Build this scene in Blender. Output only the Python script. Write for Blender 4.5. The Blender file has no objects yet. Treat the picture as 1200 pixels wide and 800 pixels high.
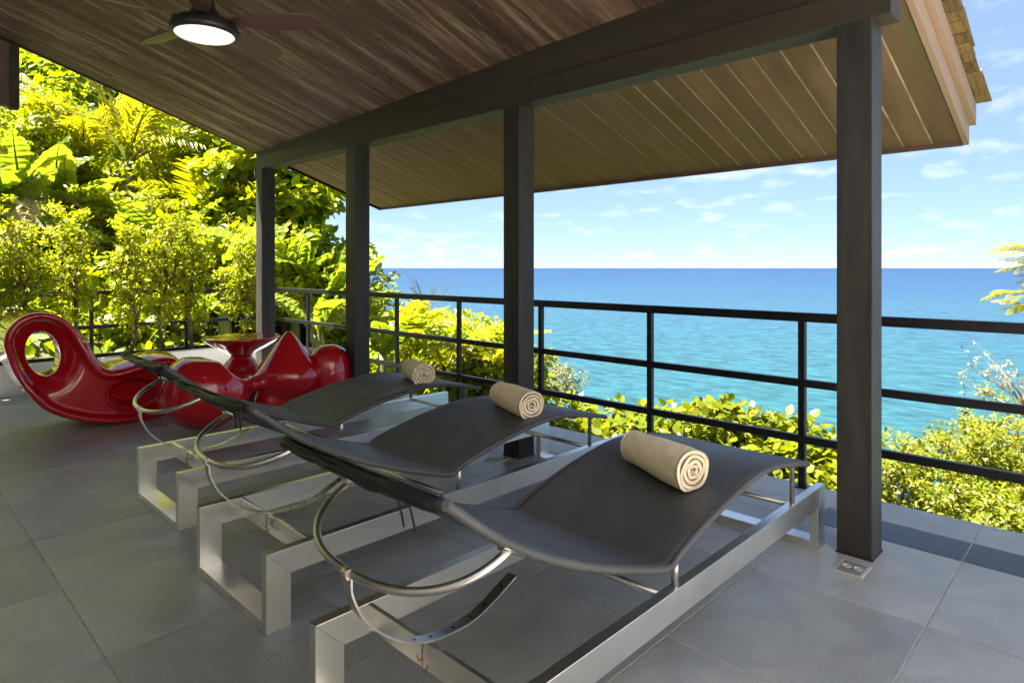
import bpy, bmesh, math, random
import numpy as np
from mathutils import Vector, Matrix
random.seed(7); RNG = np.random.default_rng(7)
R = math.radians
SC = bpy.context.scene
COL = SC.collection

# ------------------------------------------------------------------ camera
TH = R(44.14)
FPX, CXP, CYP, CAMH = 742.0, 600.0, 313.5, 1.4
cam_d = bpy.data.cameras.new('camera'); cam = bpy.data.objects.new('camera', cam_d); COL.objects.link(cam)
cam.location = (0, 0, CAMH); cam.rotation_euler = (R(90), 0, TH)
cam_d.sensor_width = 36; cam_d.lens = FPX/1200*36; cam_d.shift_y = -(400-CYP)/1200
cam_d.clip_start = .05; cam_d.clip_end = 60000
SC.camera = cam
FW = Vector((-math.sin(TH), math.cos(TH), 0)); RT = Vector((math.cos(TH), math.sin(TH), 0)); UPV = Vector((0, 0, 1))
def at(px, py, k):
    """world point seen at photo pixel (1200x800) at depth k metres along the view axis"""
    return Vector((0, 0, CAMH)) + (FW*FPX + RT*(px-CXP) + UPV*(CYP-py))*(k/FPX)

# ------------------------------------------------------------------ world, sun, exposure
HX, HY = -.22, -.36                         # sun's horizontal offset per metre of height
sund = Vector((HX, HY, 1)).normalized()
SUN_EL = math.asin(sund.z)
w = bpy.data.worlds.new('World'); SC.world = w; w.use_nodes = True
nt = w.node_tree; nt.nodes.clear()
def N(nt, t, **kw):
    n = nt.nodes.new(t)
    for k, v in kw.items(): setattr(n, k, v)
    return n
sky = N(nt, 'ShaderNodeTexSky', sky_type='NISHITA', sun_disc=False)
sky.sun_elevation = SUN_EL; sky.sun_rotation = math.atan2(sund.x, sund.y)
sky.air_density = .75; sky.dust_density = 0; sky.ozone_density = 2.5; sky.altitude = 300
bg = N(nt, 'ShaderNodeBackground'); out = N(nt, 'ShaderNodeOutputWorld')
bg.inputs['Strength'].default_value = .05
tc = N(nt, 'ShaderNodeTexCoord')
sep = N(nt, 'ShaderNodeSeparateXYZ'); nt.links.new(tc.outputs['Generated'], sep.inputs[0])
mx = N(nt, 'ShaderNodeMath', operation='MAXIMUM'); nt.links.new(sep.outputs[2], mx.inputs[0]); mx.inputs[1].default_value = .0
ad = N(nt, 'ShaderNodeMath', operation='ADD'); nt.links.new(mx.outputs[0], ad.inputs[0]); ad.inputs[1].default_value = .26
dx = N(nt, 'ShaderNodeMath', operation='DIVIDE'); nt.links.new(sep.outputs[0], dx.inputs[0]); nt.links.new(ad.outputs[0], dx.inputs[1])
dy = N(nt, 'ShaderNodeMath', operation='DIVIDE'); nt.links.new(sep.outputs[1], dy.inputs[0]); nt.links.new(ad.outputs[0], dy.inputs[1])
cb = N(nt, 'ShaderNodeCombineXYZ'); nt.links.new(dx.outputs[0], cb.inputs[0]); nt.links.new(dy.outputs[0], cb.inputs[1])
n1 = N(nt, 'ShaderNodeTexNoise'); nt.links.new(cb.outputs[0], n1.inputs['Vector'])
n1.inputs['Scale'].default_value = 6.5; n1.inputs['Detail'].default_value = 9; n1.inputs['Roughness'].default_value = .56
n2 = N(nt, 'ShaderNodeTexNoise'); nt.links.new(cb.outputs[0], n2.inputs['Vector'])
n2.inputs['Scale'].default_value = 1.6; n2.inputs['Detail'].default_value = 2
sm = N(nt, 'ShaderNodeMath', operation='MULTIPLY_ADD'); nt.links.new(n2.outputs['Fac'], sm.inputs[0]); sm.inputs[1].default_value = .55; nt.links.new(n1.outputs['Fac'], sm.inputs[2])
cr = N(nt, 'ShaderNodeMapRange'); nt.links.new(sm.outputs[0], cr.inputs[0])
cr.inputs[1].default_value = .80; cr.inputs[2].default_value = 1.10; cr.inputs[3].default_value = 0; cr.inputs[4].default_value = .62
cl = N(nt, 'ShaderNodeMix', data_type='RGBA'); nt.links.new(cr.outputs[0], cl.inputs['Factor'])
# flat pale blue mixed evenly into the clear sky, a tint to dim it, then the clouds
vl = N(nt, 'ShaderNodeMix', data_type='RGBA'); vl.inputs['Factor'].default_value = .6
nt.links.new(sky.outputs[0], vl.inputs['A']); vl.inputs['B'].default_value = (2.7, 3.5, 4.5, 1)
tn = N(nt, 'ShaderNodeMix', data_type='RGBA', blend_type='MULTIPLY'); tn.inputs['Factor'].default_value = 1; tn.inputs['B'].default_value = (.52, .57, .65, 1); nt.links.new(vl.outputs['Result'], tn.inputs['A'])
nt.links.new(tn.outputs['Result'], cl.inputs['A']); cl.inputs['B'].default_value = (3.5, 3.55, 3.6, 1)
nt.links.new(cl.outputs['Result'], bg.inputs['Color']); nt.links.new(bg.outputs[0], out.inputs[0])

sl = bpy.data.lights.new('sun', 'SUN'); so = bpy.data.objects.new('sun', sl); COL.objects.link(so)
sl.energy = 5.0; sl.angle = R(.53); sl.color = (1, .95, .87)
so.rotation_euler = sund.to_track_quat('Z', 'Y').to_euler(); so.location = (0, 0, 30)
vs = SC.view_settings; vs.view_transform = 'Standard'; vs.look = 'None'; vs.gamma = 1; vs.exposure = 2.92; vs.use_curve_mapping = False
SC.cycles.max_bounces = 8; SC.cycles.diffuse_bounces = 5; SC.cycles.transmission_bounces = 4
SC.cycles.sample_clamp_indirect = 6

# ------------------------------------------------------------------ helpers
def link(o, parent=None):
    COL.objects.link(o)
    if parent is not None: o.parent = parent
    return o
def tag(o, label=None, cat=None, group=None, kind=None):
    if label: o['label'] = label
    if cat: o['category'] = cat
    if group: o['group'] = group
    if kind: o['kind'] = kind
    return o
def empty(name, loc=(0, 0, 0), rz=0):
    o = bpy.data.objects.new(name, None); link(o); o.location = loc; o.rotation_euler = (0, 0, rz); o.empty_display_size = .1
    return o
def mesh_np(name, V, F, smooth=False):
    """V (n,3) array, F (m,3|4) int array or list of tuples"""
    me = bpy.data.meshes.new(name)
    V = np.asarray(V, dtype=np.float32)
    if isinstance(F, np.ndarray):
        m, c = F.shape
        me.vertices.add(len(V)); me.vertices.foreach_set('co', V.ravel())
        me.loops.add(m*c); me.loops.foreach_set('vertex_index', F.astype(np.int32).ravel())
        me.polygons.add(m); me.polygons.foreach_set('loop_start', np.arange(0, m*c, c, dtype=np.int32))
        me.polygons.foreach_set('loop_total', np.full(m, c, dtype=np.int32))
        me.update(calc_edges=True)
    else:
        me.from_pydata([tuple(v) for v in V], [], F)
    if smooth: me.polygons.foreach_set('use_smooth', np.ones(len(me.polygons), dtype=bool))
    me.update()
    return me
def ob(name, me, mat=None, parent=None, loc=None, rot=None):
    if isinstance(me, bmesh.types.BMesh):
        b = me; me = bpy.data.meshes.new(name); b.to_mesh(me); b.free()
    if mat is not None and len(me.materials) == 0: me.materials.append(mat)
    o = bpy.data.objects.new(name, me); link(o, parent)
    if loc is not None: o.location = loc
    if rot is not None: o.rotation_euler = rot
    return o
def box_bm(x0, x1, y0, y1, z0, z1, bev=0, seg=2):
    b = bmesh.new()
    bmesh.ops.create_cube(b, size=1)
    for v in b.verts:
        v.co = Vector(((x0+x1)/2+v.co.x*(x1-x0), (y0+y1)/2+v.co.y*(y1-y0), (z0+z1)/2+v.co.z*(z1-z0)))
    if bev: bmesh.ops.bevel(b, geom=b.edges[:], offset=bev, segments=seg, affect='EDGES', profile=.5)
    return b
def box(name, mat, parent, x0, x1, y0, y1, z0, z1, bev=0, seg=2):
    return ob(name, box_bm(x0, x1, y0, y1, z0, z1, bev, seg), mat, parent)
def catmull(P, n=8, closed=False):
    P = [Vector(p) for p in P]; out = []
    m = len(P)
    rng = range(m) if closed else range(m-1)
    for i in rng:
        p1, p2 = P[i], P[(i+1) % m]
        p0 = P[(i-1) % m] if (closed or i > 0) else p1*2-p2
        p3 = P[(i+2) % m] if (closed or i+2 < m) else p2*2-p1
        for j in range(n):
            t = j/n
            out.append(.5*((2*p1)+(-p0+p2)*t+(2*p0-5*p1+4*p2-p3)*t*t+(-p0+3*p1-3*p2+p3)*t**3))
    if not closed: out.append(P[-1])
    return out
def tube_data(P, r, seg=8, cap=True, off=0):
    """tapered tube along points P; r number or list"""
    P = [Vector(p) for p in P]; n = len(P)
    rr = [r]*n if not hasattr(r, '__len__') else list(r)
    V = []; F = []
    prev = None
    for i in range(n):
        t = (P[min(i+1, n-1)]-P[max(i-1, 0)]).normalized()
        if prev is None:
            a = Vector((0, 0, 1)) if abs(t.z) < .9 else Vector((1, 0, 0))
            u = t.cross(a).normalized()
        else:
            u = (prev-t*prev.dot(t)).normalized()
        prev = u; v = t.cross(u)
        for j in range(seg):
            a = 2*math.pi*j/seg
            V.append(P[i]+(u*math.cos(a)+v*math.sin(a))*rr[i])
    for i in range(n-1):
        for j in range(seg):
            a = off+i*seg+j; b = off+i*seg+(j+1) % seg
            F.append((a, b, b+seg, a+seg))
    if cap:
        F.append(tuple(off+j for j in range(seg))[::-1]); F.append(tuple(off+(n-1)*seg+j for j in range(seg)))
    return V, F
def tubes(name, lst, mat, parent, seg=8, smooth=True):
    V = []; F = []
    for P, r in lst:
        v, f = tube_data(P, r, seg, True, len(V)); V += v; F += f
    me = mesh_np(name, V, F)
    if smooth:
        for p in me.polygons: p.use_smooth = len(p.vertices) == 4
    return ob(name, me, mat, parent)
def lathe(prof, seg=48):
    V = []; F = []
    for r, z in prof:
        for j in range(seg):
            a = 2*math.pi*j/seg; V.append((r*math.cos(a), r*math.sin(a), z))
    for i in range(len(prof)-1):
        for j in range(seg):
            a = i*seg+j; b = i*seg+(j+1) % seg; F.append((a, b, b+seg, a+seg))
    F.append(tuple(range(seg))[::-1]); F.append(tuple((len(prof)-1)*seg+j for j in range(seg)))
    me = mesh_np('lathe', V, F)
    for p in me.polygons: p.use_smooth = True
    return me
def copy_tree(o, parent=None):
    c = o.copy(); COL.objects.link(c)
    if parent is not None: c.parent = parent
    for ch in list(o.children): copy_tree(ch, c)
    return c

# ------------------------------------------------------------------ materials
def mat(name, col, rough=.5, metal=0, spec=.5, coat=0, bump=None, var=None, wear=None, stretch=None, coords='Object'):
    """var = (scale, amount) value noise ; bump = (scale, strength) ; stretch = xyz scale of the texture space"""
    m = bpy.data.materials.new(name); m.use_nodes = True; nt = m.node_tree; b = nt.nodes['Principled BSDF']
    b.inputs['Base Color'].default_value = (*col, 1); b.inputs['Roughness'].default_value = rough
    b.inputs['Metallic'].default_value = metal; b.inputs['Specular IOR Level'].default_value = spec
    b.inputs['Coat Weight'].default_value = coat; b.inputs['Coat Roughness'].default_value = .03
    tc = N(nt, 'ShaderNodeTexCoord'); vec = tc.outputs[coords]
    if stretch:
        mp = N(nt, 'ShaderNodeMapping'); mp.inputs['Scale'].default_value = stretch
        nt.links.new(vec, mp.inputs[0]); vec = mp.outputs[0]
    oi_ = N(nt, 'ShaderNodeObjectInfo'); of = N(nt, 'ShaderNodeVectorMath', operation='SCALE'); of.inputs[0].default_value = (17, 23, 11); nt.links.new(oi_.outputs['Random'], of.inputs['Scale'])
    av = N(nt, 'ShaderNodeVectorMath', operation='ADD'); nt.links.new(vec, av.inputs[0]); nt.links.new(of.outputs[0], av.inputs[1]); vec = av.outputs[0]
    if var:
        n = N(nt, 'ShaderNodeTexNoise'); nt.links.new(vec, n.inputs['Vector']); n.inputs['Scale'].default_value = var[0]; n.inputs['Detail'].default_value = 8; n.inputs['Roughness'].default_value = .62
        mr = N(nt, 'ShaderNodeMapRange'); nt.links.new(n.outputs['Fac'], mr.inputs[0]); mr.inputs[1].default_value = .3; mr.inputs[2].default_value = .7
        mr.inputs[3].default_value = 1-var[1]; mr.inputs[4].default_value = 1+var[1]
        oi = N(nt, 'ShaderNodeObjectInfo')
        mo = N(nt, 'ShaderNodeMapRange'); nt.links.new(oi.outputs['Random'], mo.inputs[0]); mo.inputs[3].default_value = 1-(var[2] if len(var) > 2 else 0); mo.inputs[4].default_value = 1+(var[2] if len(var) > 2 else 0)
        mu0 = N(nt, 'ShaderNodeMath', operation='MULTIPLY'); nt.links.new(mr.outputs[0], mu0.inputs[0]); nt.links.new(mo.outputs[0], mu0.inputs[1])
        mu = N(nt, 'ShaderNodeMix', data_type='RGBA', blend_type='MULTIPLY'); mu.inputs['Factor'].default_value = 1
        mu.inputs['A'].default_value = (*col, 1)
        nt.links.new(mu0.outputs[0], mu.inputs['B'])
        src = mu.outputs['Result']
        if wear:    # (colour, scale, low, high)
            n3 = N(nt, 'ShaderNodeTexNoise'); nt.links.new(vec, n3.inputs['Vector']); n3.inputs['Scale'].default_value = wear[1]; n3.inputs['Detail'].default_value = 10; n3.inputs['Roughness'].default_value = .7
            m3 = N(nt, 'ShaderNodeMapRange'); nt.links.new(n3.outputs['Fac'], m3.inputs[0]); m3.inputs[1].default_value = wear[2]; m3.inputs[2].default_value = wear[3]
            mw = N(nt, 'ShaderNodeMix', data_type='RGBA'); nt.links.new(m3.outputs[0], mw.inputs['Factor']); nt.links.new(src, mw.inputs['A']); mw.inputs['B'].default_value = (*wear[0], 1)
            src = mw.outputs['Result']
        nt.links.new(src, b.inputs['Base Color'])
        rr = N(nt, 'ShaderNodeMapRange'); nt.links.new(n.outputs['Fac'], rr.inputs[0]); rr.inputs[1].default_value = .3; rr.inputs[2].default_value = .7
        rr.inputs[3].default_value = max(.02, rough*.8); rr.inputs[4].default_value = min(1, rough*1.25); nt.links.new(rr.outputs[0], b.inputs['Roughness'])
    if bump:
        n2 = N(nt, 'ShaderNodeTexNoise'); nt.links.new(vec, n2.inputs['Vector']); n2.inputs['Scale'].default_value = bump[0]; n2.inputs['Detail'].default_value = 6
        bp = N(nt, 'ShaderNodeBump'); bp.inputs['Strength'].default_value = bump[1]; bp.inputs['Distance'].default_value = bump[2] if len(bump) > 2 else .004
        nt.links.new(n2.outputs['Fac'], bp.inputs['Height']); nt.links.new(bp.outputs[0], b.inputs['Normal'])
    return m
M = {}
M['tile'] = mat('slate tile', (.318, .320, .316), .42, spec=.9, var=(5, .14, .09), bump=(260, .22, .001), wear=((.52, .50, .46), 2.6, .60, .86), coords='Object')
def speckle(m, scale, amt):
    nt = m.node_tree; b = nt.nodes['Principled BSDF']; l = b.inputs['Base Color'].links[0]; src = l.from_socket
    tc = N(nt, 'ShaderNodeTexCoord'); n = N(nt, 'ShaderNodeTexNoise'); nt.links.new(tc.outputs['Object'], n.inputs['Vector']); n.inputs['Scale'].default_value = scale; n.inputs['Detail'].default_value = 3
    n2 = N(nt, 'ShaderNodeTexNoise'); nt.links.new(tc.outputs['Object'], n2.inputs['Vector']); n2.inputs['Scale'].default_value = 2.2; n2.inputs['Detail'].default_value = 5; n2.inputs['Distortion'].default_value = 1.2
    mr = N(nt, 'ShaderNodeMapRange'); nt.links.new(n.outputs['Fac'], mr.inputs[0]); mr.inputs[1].default_value = .32; mr.inputs[2].default_value = .68; mr.inputs[3].default_value = 1-amt; mr.inputs[4].default_value = 1+amt
    m2 = N(nt, 'ShaderNodeMapRange'); nt.links.new(n2.outputs['Fac'], m2.inputs[0]); m2.inputs[1].default_value = .35; m2.inputs[2].default_value = .65; m2.inputs[3].default_value = .86; m2.inputs[4].default_value = 1.12
    mu = N(nt, 'ShaderNodeMath', operation='MULTIPLY'); nt.links.new(mr.outputs[0], mu.inputs[0]); nt.links.new(m2.outputs[0], mu.inputs[1])
    mx = N(nt, 'ShaderNodeMix', data_type='RGBA', blend_type='MULTIPLY'); mx.inputs['Factor'].default_value = 1; nt.links.new(src, mx.inputs['A']); nt.links.new(mu.outputs[0], mx.inputs['B']); nt.links.new(mx.outputs['Result'], b.inputs['Base Color'])
speckle(M['tile'], 120, .16)
M['tile2'] = mat('pale grey tile', (.235, .235, .225), .5, spec=.4, var=(6, .12, .05), bump=(140, .3, .002))
M['grout'] = mat('grout', (.36, .35, .31), .85, var=(9, .45))
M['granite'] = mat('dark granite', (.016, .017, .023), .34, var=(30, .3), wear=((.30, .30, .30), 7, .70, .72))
M['curb'] = mat('white painted render', (.72, .71, .67), .8, var=(4, .08), bump=(60, .3, .004), wear=((.45, .43, .38), 3, .62, .8))
M['soil'] = mat('planter soil', (.06, .04, .025), .95, var=(20, .5), bump=(40, 1, .02))
def steelmat(name, along):
    m = mat(name, (.95, .92, .87), .31, metal=1); nt = m.node_tree; b = nt.nodes['Principled BSDF']
    tc = N(nt, 'ShaderNodeTexCoord'); g = N(nt, 'ShaderNodeTexNoise'); nt.links.new(tc.outputs['Object'], g.inputs['Vector']); g.inputs['Scale'].default_value = 4; g.inputs['Detail'].default_value = 2
    c = N(nt, 'ShaderNodeMapRange'); nt.links.new(g.outputs['Fac'], c.inputs[0]); c.inputs[1].default_value = .3; c.inputs[2].default_value = .7; c.inputs[3].default_value = .84; c.inputs[4].default_value = 1.0
    mx = N(nt, 'ShaderNodeMix', data_type='RGBA', blend_type='MULTIPLY'); mx.inputs['Factor'].default_value = 1; mx.inputs['A'].default_value = (.95, .92, .87, 1); nt.links.new(c.outputs[0], mx.inputs['B']); nt.links.new(mx.outputs['Result'], b.inputs['Base Color'])
    return m
M['steel'] = steelmat('brushed steel', (1, .02, 1)); M['steel_v'] = steelmat('brushed steel upright', (1, 1, .02))
M['tube'] = mat('round steel tube', (.60, .57, .52), .34, metal=1, var=(6, .06))
M['strap'] = mat('flat steel strap', (.52, .51, .48), .33, metal=1, var=(10, .15))
M['copper'] = mat('copper wire', (.42, .27, .17), .4, metal=1)
M['sling'] = mat('charcoal sling mesh', (.066, .065, .066), .55, spec=.5, var=(3, .12), bump=(420, .25, .001))
M['wrap'] = mat('black vinyl wrap', (.014, .014, .015), .5, spec=.35, var=(12, .25), bump=(50, .5, .004), stretch=(.35, 1, 1))
speckle(M['sling'], 300, .22)
M['dark'] = mat('dark hole', (.01, .01, .01), .7)
M['towel'] = mat('beige terry towel', (.90, .74, .53), .95, spec=.1, var=(26, .12), bump=(420, .9, .004))
M['column'] = mat('charcoal painted timber', (.038, .034, .031), .5, spec=.25, var=(14, .40, .05), bump=(55, .4, .002), stretch=(1, 1, .08))
M['beam'] = mat('dark stained timber beam', (.050, .041, .033), .55, spec=.25, var=(6, .25), bump=(55, .4, .002), stretch=(.08, 1, 1))
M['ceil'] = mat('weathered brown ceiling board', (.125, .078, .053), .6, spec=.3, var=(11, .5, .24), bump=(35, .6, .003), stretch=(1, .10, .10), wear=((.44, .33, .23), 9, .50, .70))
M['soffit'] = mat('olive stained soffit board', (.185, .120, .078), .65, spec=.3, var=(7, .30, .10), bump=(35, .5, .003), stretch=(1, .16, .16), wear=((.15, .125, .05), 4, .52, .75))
M['joint'] = mat('pale board joint', (.52, .45, .28), .8, var=(6, .5))
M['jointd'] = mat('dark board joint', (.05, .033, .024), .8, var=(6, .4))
M['barge'] = mat('pinkish planed barge board', (.38, .26, .185), .7, var=(8, .16), bump=(40, .4, .002), stretch=(1, .10, .3), wear=((.33, .20, .13), 5, .6, .75))
M['fascia'] = mat('brown fascia', (.12, .07, .05), .6, var=(8, .3), stretch=(.1, 1, 1))
M['shingle'] = mat('weathered timber shingle', (.215, .145, .06), .8, var=(9, .5, .3), bump=(40, .8, .004), stretch=(1, .15, 1), wear=((.05, .045, .03), 6, .55, .72))
M['rail'] = mat('black powder coated steel', (.008, .008, .010), .36, spec=.4, var=(20, .2))
M['red'] = mat('glossy red fibreglass', (.46, .005, .012), .13, spec=.5, coat=.8, var=(3, .08))
M['fanblack'] = mat('black fan housing', (.018, .016, .015), .38)
M['blade'] = mat('walnut fan blade', (.10, .050, .036), .42, var=(9, .25), stretch=(.12, 1, 1))
M['bark'] = mat('grey brown bark', (.13, .09, .06), .9, var=(12, .4), bump=(30, 1, .01), stretch=(1, 1, .3))
M['barkp'] = mat('pale twig bark', (.34, .27, .20), .9, var=(12, .3))
M['chrome'] = mat('satin metal plate', (.55, .52, .46), .45, metal=.3, var=(20, .1))
M['socket'] = mat('grey socket', (.20, .20, .19), .5)
M['paint'] = mat('off white house render', (.62, .60, .56), .8, var=(3, .06))
M['cord'] = mat('black cord', (.012, .012, .012), .6)
def emit(name, col, s):
    m = bpy.data.materials.new(name); m.use_nodes = True; b = m.node_tree.nodes['Principled BSDF']
    b.inputs['Base Color'].default_value = (.8, .78, .72, 1); b.inputs['Emission Color'].default_value = (*col, 1); b.inputs['Emission Strength'].default_value = s
    return m
M['lamp'] = emit('lit diffuser', (1, .88, .74), .16)

def leafmat(name, c1, c2, trans=.42, rough=.42, spec=.35, dead=None):
    """leaf: two base colours mixed per leaf, thin translucent sheet"""
    m = bpy.data.materials.new(name); m.use_nodes = True; nt = m.node_tree; nt.nodes.clear()
    o = N(nt, 'ShaderNodeOutputMaterial'); g = N(nt, 'ShaderNodeNewGeometry')
    mix = N(nt, 'ShaderNodeMix', data_type='RGBA'); nt.links.new(g.outputs['Random Per Island'], mix.inputs['Factor'])
    mix.inputs['A'].default_value = (*c1, 1); mix.inputs['B'].default_value = (*c2, 1); src = mix.outputs['Result']
    if dead:
        gt = N(nt, 'ShaderNodeMath', operation='MULTIPLY'); nt.links.new(g.outputs['Random Per Island'], gt.inputs[0]); gt.inputs[1].default_value = 37.0
        fr = N(nt, 'ShaderNodeMath', operation='FRACT'); nt.links.new(gt.outputs[0], fr.inputs[0])
        lt = N(nt, 'ShaderNodeMath', operation='LESS_THAN'); nt.links.new(fr.outputs[0], lt.inputs[0]); lt.inputs[1].default_value = dead[1]
        m2 = N(nt, 'ShaderNodeMix', data_type='RGBA'); nt.links.new(lt.outputs[0], m2.inputs['Factor']); nt.links.new(src, m2.inputs['A']); m2.inputs['B'].default_value = (*dead[0], 1); src = m2.outputs['Result']
    tcn = N(nt, 'ShaderNodeTexCoord'); nz = N(nt, 'ShaderNodeTexNoise'); nt.links.new(tcn.outputs['Object'], nz.inputs['Vector']); nz.inputs['Scale'].default_value = 5
    mr = N(nt, 'ShaderNodeMapRange'); nt.links.new(nz.outputs['Fac'], mr.inputs[0]); mr.inputs[1].default_value = .3; mr.inputs[2].default_value = .7; mr.inputs[3].default_value = .75; mr.inputs[4].default_value = 1.25
    mm = N(nt, 'ShaderNodeMix', data_type='RGBA', blend_type='MULTIPLY'); mm.inputs['Factor'].default_value = 1; nt.links.new(src, mm.inputs['A']); nt.links.new(mr.outputs[0], mm.inputs['B']); src = mm.outputs['Result']
    p = N(nt, 'ShaderNodeBsdfPrincipled'); p.inputs['Roughness'].default_value = rough; p.inputs['Specular IOR Level'].default_value = spec
    t = N(nt, 'ShaderNodeBsdfTranslucent'); mx = N(nt, 'ShaderNodeMixShader'); mx.inputs[0].default_value = trans
    hs = N(nt, 'ShaderNodeHueSaturation'); hs.inputs['Value'].default_value = 1.35; hs.inputs['Saturation'].default_value = 1.05; hs.inputs['Hue'].default_value = .49
    nt.links.new(src, p.inputs['Base Color']); nt.links.new(src, hs.inputs['Color']); nt.links.new(hs.outputs[0], t.inputs['Color'])
    nt.links.new(p.outputs[0], mx.inputs[1]); nt.links.new(t.outputs[0], mx.inputs[2]); nt.links.new(mx.outputs[0], o.inputs[0])
    return m
M['lf_hedge'] = leafmat('yellow green hedge leaf', (0.220, 0.266, 0.012), (0.350, 0.365, 0.023), .54)
M['lf_tree'] = leafmat('bright green tree leaf', (0.168, 0.240, 0.010), (0.336, 0.368, 0.018), .54, dead=((.30, .20, .03), .04))
M['lf_dark'] = leafmat('mid green leaf', (0.125, 0.190, 0.012), (0.280, 0.325, 0.018), .54)
M['lf_banana'] = leafmat('banana leaf', (0.128, 0.200, 0.014), (0.256, 0.288, 0.024), .54, rough=.35, spec=.5)
M['lf_dry'] = leafmat('dry yellowed leaf', (.30, .24, .07), (.46, .36, .13), .40)
M['lf_palm'] = leafmat('yellow green palm leaflet', (0.208, 0.231, 0.011), (0.342, 0.320, 0.022), .54)
M['lf_right'] = leafmat('olive shrub leaf', (0.094, 0.137, 0.011), (0.252, 0.259, 0.018), .54, dead=((.35, .19, .07), .05))
M['lf_grape'] = leafmat('broad glossy shrub leaf', (0.116, 0.160, 0.009), (0.224, 0.238, 0.014), .54, rough=.3, spec=.5)
M['lf_olive'] = leafmat('dull olive leaf', (.11, .12, .045), (.20, .19, .08), .3)
M['flower'] = leafmat('pale blossom', (.36, .34, .20), (.45, .36, .22), .3)

# ------------------------------------------------------------------ setting: terrain, sea
def terrain_z(x, y):
    s = y-4.6
    d = max(s, 0)
    z = -.55-.95*min(d, 1.5)-.46*max(d-1.5, 0)
    l = min(max(-9.6-x, 0), 26)
    z += .62*l*max(0, 1-max(y-2.5, 0)/16.0)          # the knoll at the side falls away towards the sea
    return max(z, -40)
xs = np.concatenate([np.linspace(-90, -22, 18), np.linspace(-21, 12, 45), np.linspace(16, 80, 10)])
ys = np.concatenate([np.linspace(-45, -6, 9), np.linspace(-5, 30, 45), np.linspace(34, 110, 20)])
V = [(x, y, terrain_z(x, y)+(.25*math.sin(x*1.3+y*.7)+.2*math.sin(y*1.9-x*.4) if (x < -11 or y > 7) else 0)) for y in ys for x in xs]
nx = len(xs); F = np.array([(j*nx+i, j*nx+i+1, (j+1)*nx+i+1, (j+1)*nx+i) for j in range(len(ys)-1) for i in range(nx-1)])
M['hill'] = mat('leaf littered hillside', (.055, .06, .02), .95, var=(1.5, .5), bump=(4, 1, .1))
tag(ob('hillside', mesh_np('hillside', V, F, True), M['hill']), 'overgrown hillside dropping from the terrace to the sea', 'hillside', kind='structure')
SEA = -26.0
def seamat():
    m = bpy.data.materials.new('sea water'); m.use_nodes = True; nt = m.node_tree; b = nt.nodes['Principled BSDF']
    g = N(nt, 'ShaderNodeNewGeometry'); ln = N(nt, 'ShaderNodeVectorMath', operation='LENGTH'); nt.links.new(g.outputs['Position'], ln.inputs[0])
    n = N(nt, 'ShaderNodeTexNoise'); nt.links.new(g.outputs['Position'], n.inputs['Vector']); n.inputs['Scale'].default_value = .006; n.inputs['Detail'].default_value = 4
    lg = N(nt, 'ShaderNodeMath', operation='LOGARITHM'); nt.links.new(ln.outputs['Value'], lg.inputs[0]); lg.inputs[1].default_value = 10
    ma = N(nt, 'ShaderNodeMath', operation='MULTIPLY_ADD'); nt.links.new(n.outputs['Fac'], ma.inputs[0]); ma.inputs[1].default_value = .35; nt.links.new(lg.outputs[0], ma.inputs[2])
    cr = N(nt, 'ShaderNodeValToRGB'); mr = N(nt, 'ShaderNodeMapRange'); nt.links.new(ma.outputs[0], mr.inputs[0]); mr.inputs[1].default_value = 2.0; mr.inputs[2].default_value = 4.0
    nt.links.new(mr.outputs[0], cr.inputs[0]); e = cr.color_ramp.elements
    e[0].position = 0; e[0].color = (.011, .060, .066, 1); e[1].position = 1; e[1].color = (.006, .024, .066, 1)
    for p, c in ((.22, (.014, .056, .072)), (.42, (.015, .047, .076)), (.62, (.010, .034, .073))):
        k = cr.color_ramp.elements.new(p); k.color = (*c, 1)
    wv = N(nt, 'ShaderNodeTexNoise'); mp = N(nt, 'ShaderNodeMapping'); nt.links.new(g.outputs['Position'], mp.inputs[0]); mp.inputs['Rotation'].default_value = (0, 0, R(-44)); mp.inputs['Scale'].default_value = (.17, .34, .2)
    nt.links.new(mp.outputs[0], wv.inputs['Vector']); wv.inputs['Scale'].default_value = 1.0; wv.inputs['Detail'].default_value = 9; wv.inputs['Roughness'].default_value = .68
    wm = N(nt, 'ShaderNodeMapRange'); nt.links.new(wv.outputs['Fac'], wm.inputs[0]); wm.inputs[1].default_value = .3; wm.inputs[2].default_value = .7; wm.inputs[3].default_value = .45; wm.inputs[4].default_value = 1.62
    mu = N(nt, 'ShaderNodeMix', data_type='RGBA', blend_type='MULTIPLY'); mu.inputs['Factor'].default_value = 1; nt.links.new(cr.outputs[0], mu.inputs['A']); nt.links.new(wm.outputs[0], mu.inputs['B'])
    nt.links.new(mu.outputs['Result'], b.inputs['Base Color'])
    b.inputs['Roughness'].default_value = .35; b.inputs['IOR'].default_value = 1.33; b.inputs['Specular IOR Level'].default_value = .25
    bp = N(nt, 'ShaderNodeBump'); bp.inputs['Strength'].default_value = .9; bp.inputs['Distance'].default_value = 1.2; nt.links.new(wv.outputs['Fac'], bp.inputs['Height']); nt.links.new(bp.outputs[0], b.inputs['Normal'])
    return m
M['sea'] = seamat()
rad = [40, 80, 160, 320, 700, 1500, 4000, 12000, 30000]; V = [(0, 0, SEA)]; F = []; sg = 48
for r_ in rad: V += [(r_*math.cos(2*math.pi*j/sg), r_*math.sin(2*math.pi*j/sg), SEA) for j in range(sg)]
for j in range(sg): F.append((0, 1+j, 1+(j+1) % sg))
for i in range(len(rad)-1):
    for j in range(sg): a = 1+i*sg+j; b = 1+i*sg+(j+1) % sg; F.append((a, a+sg, b+sg, b))
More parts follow.
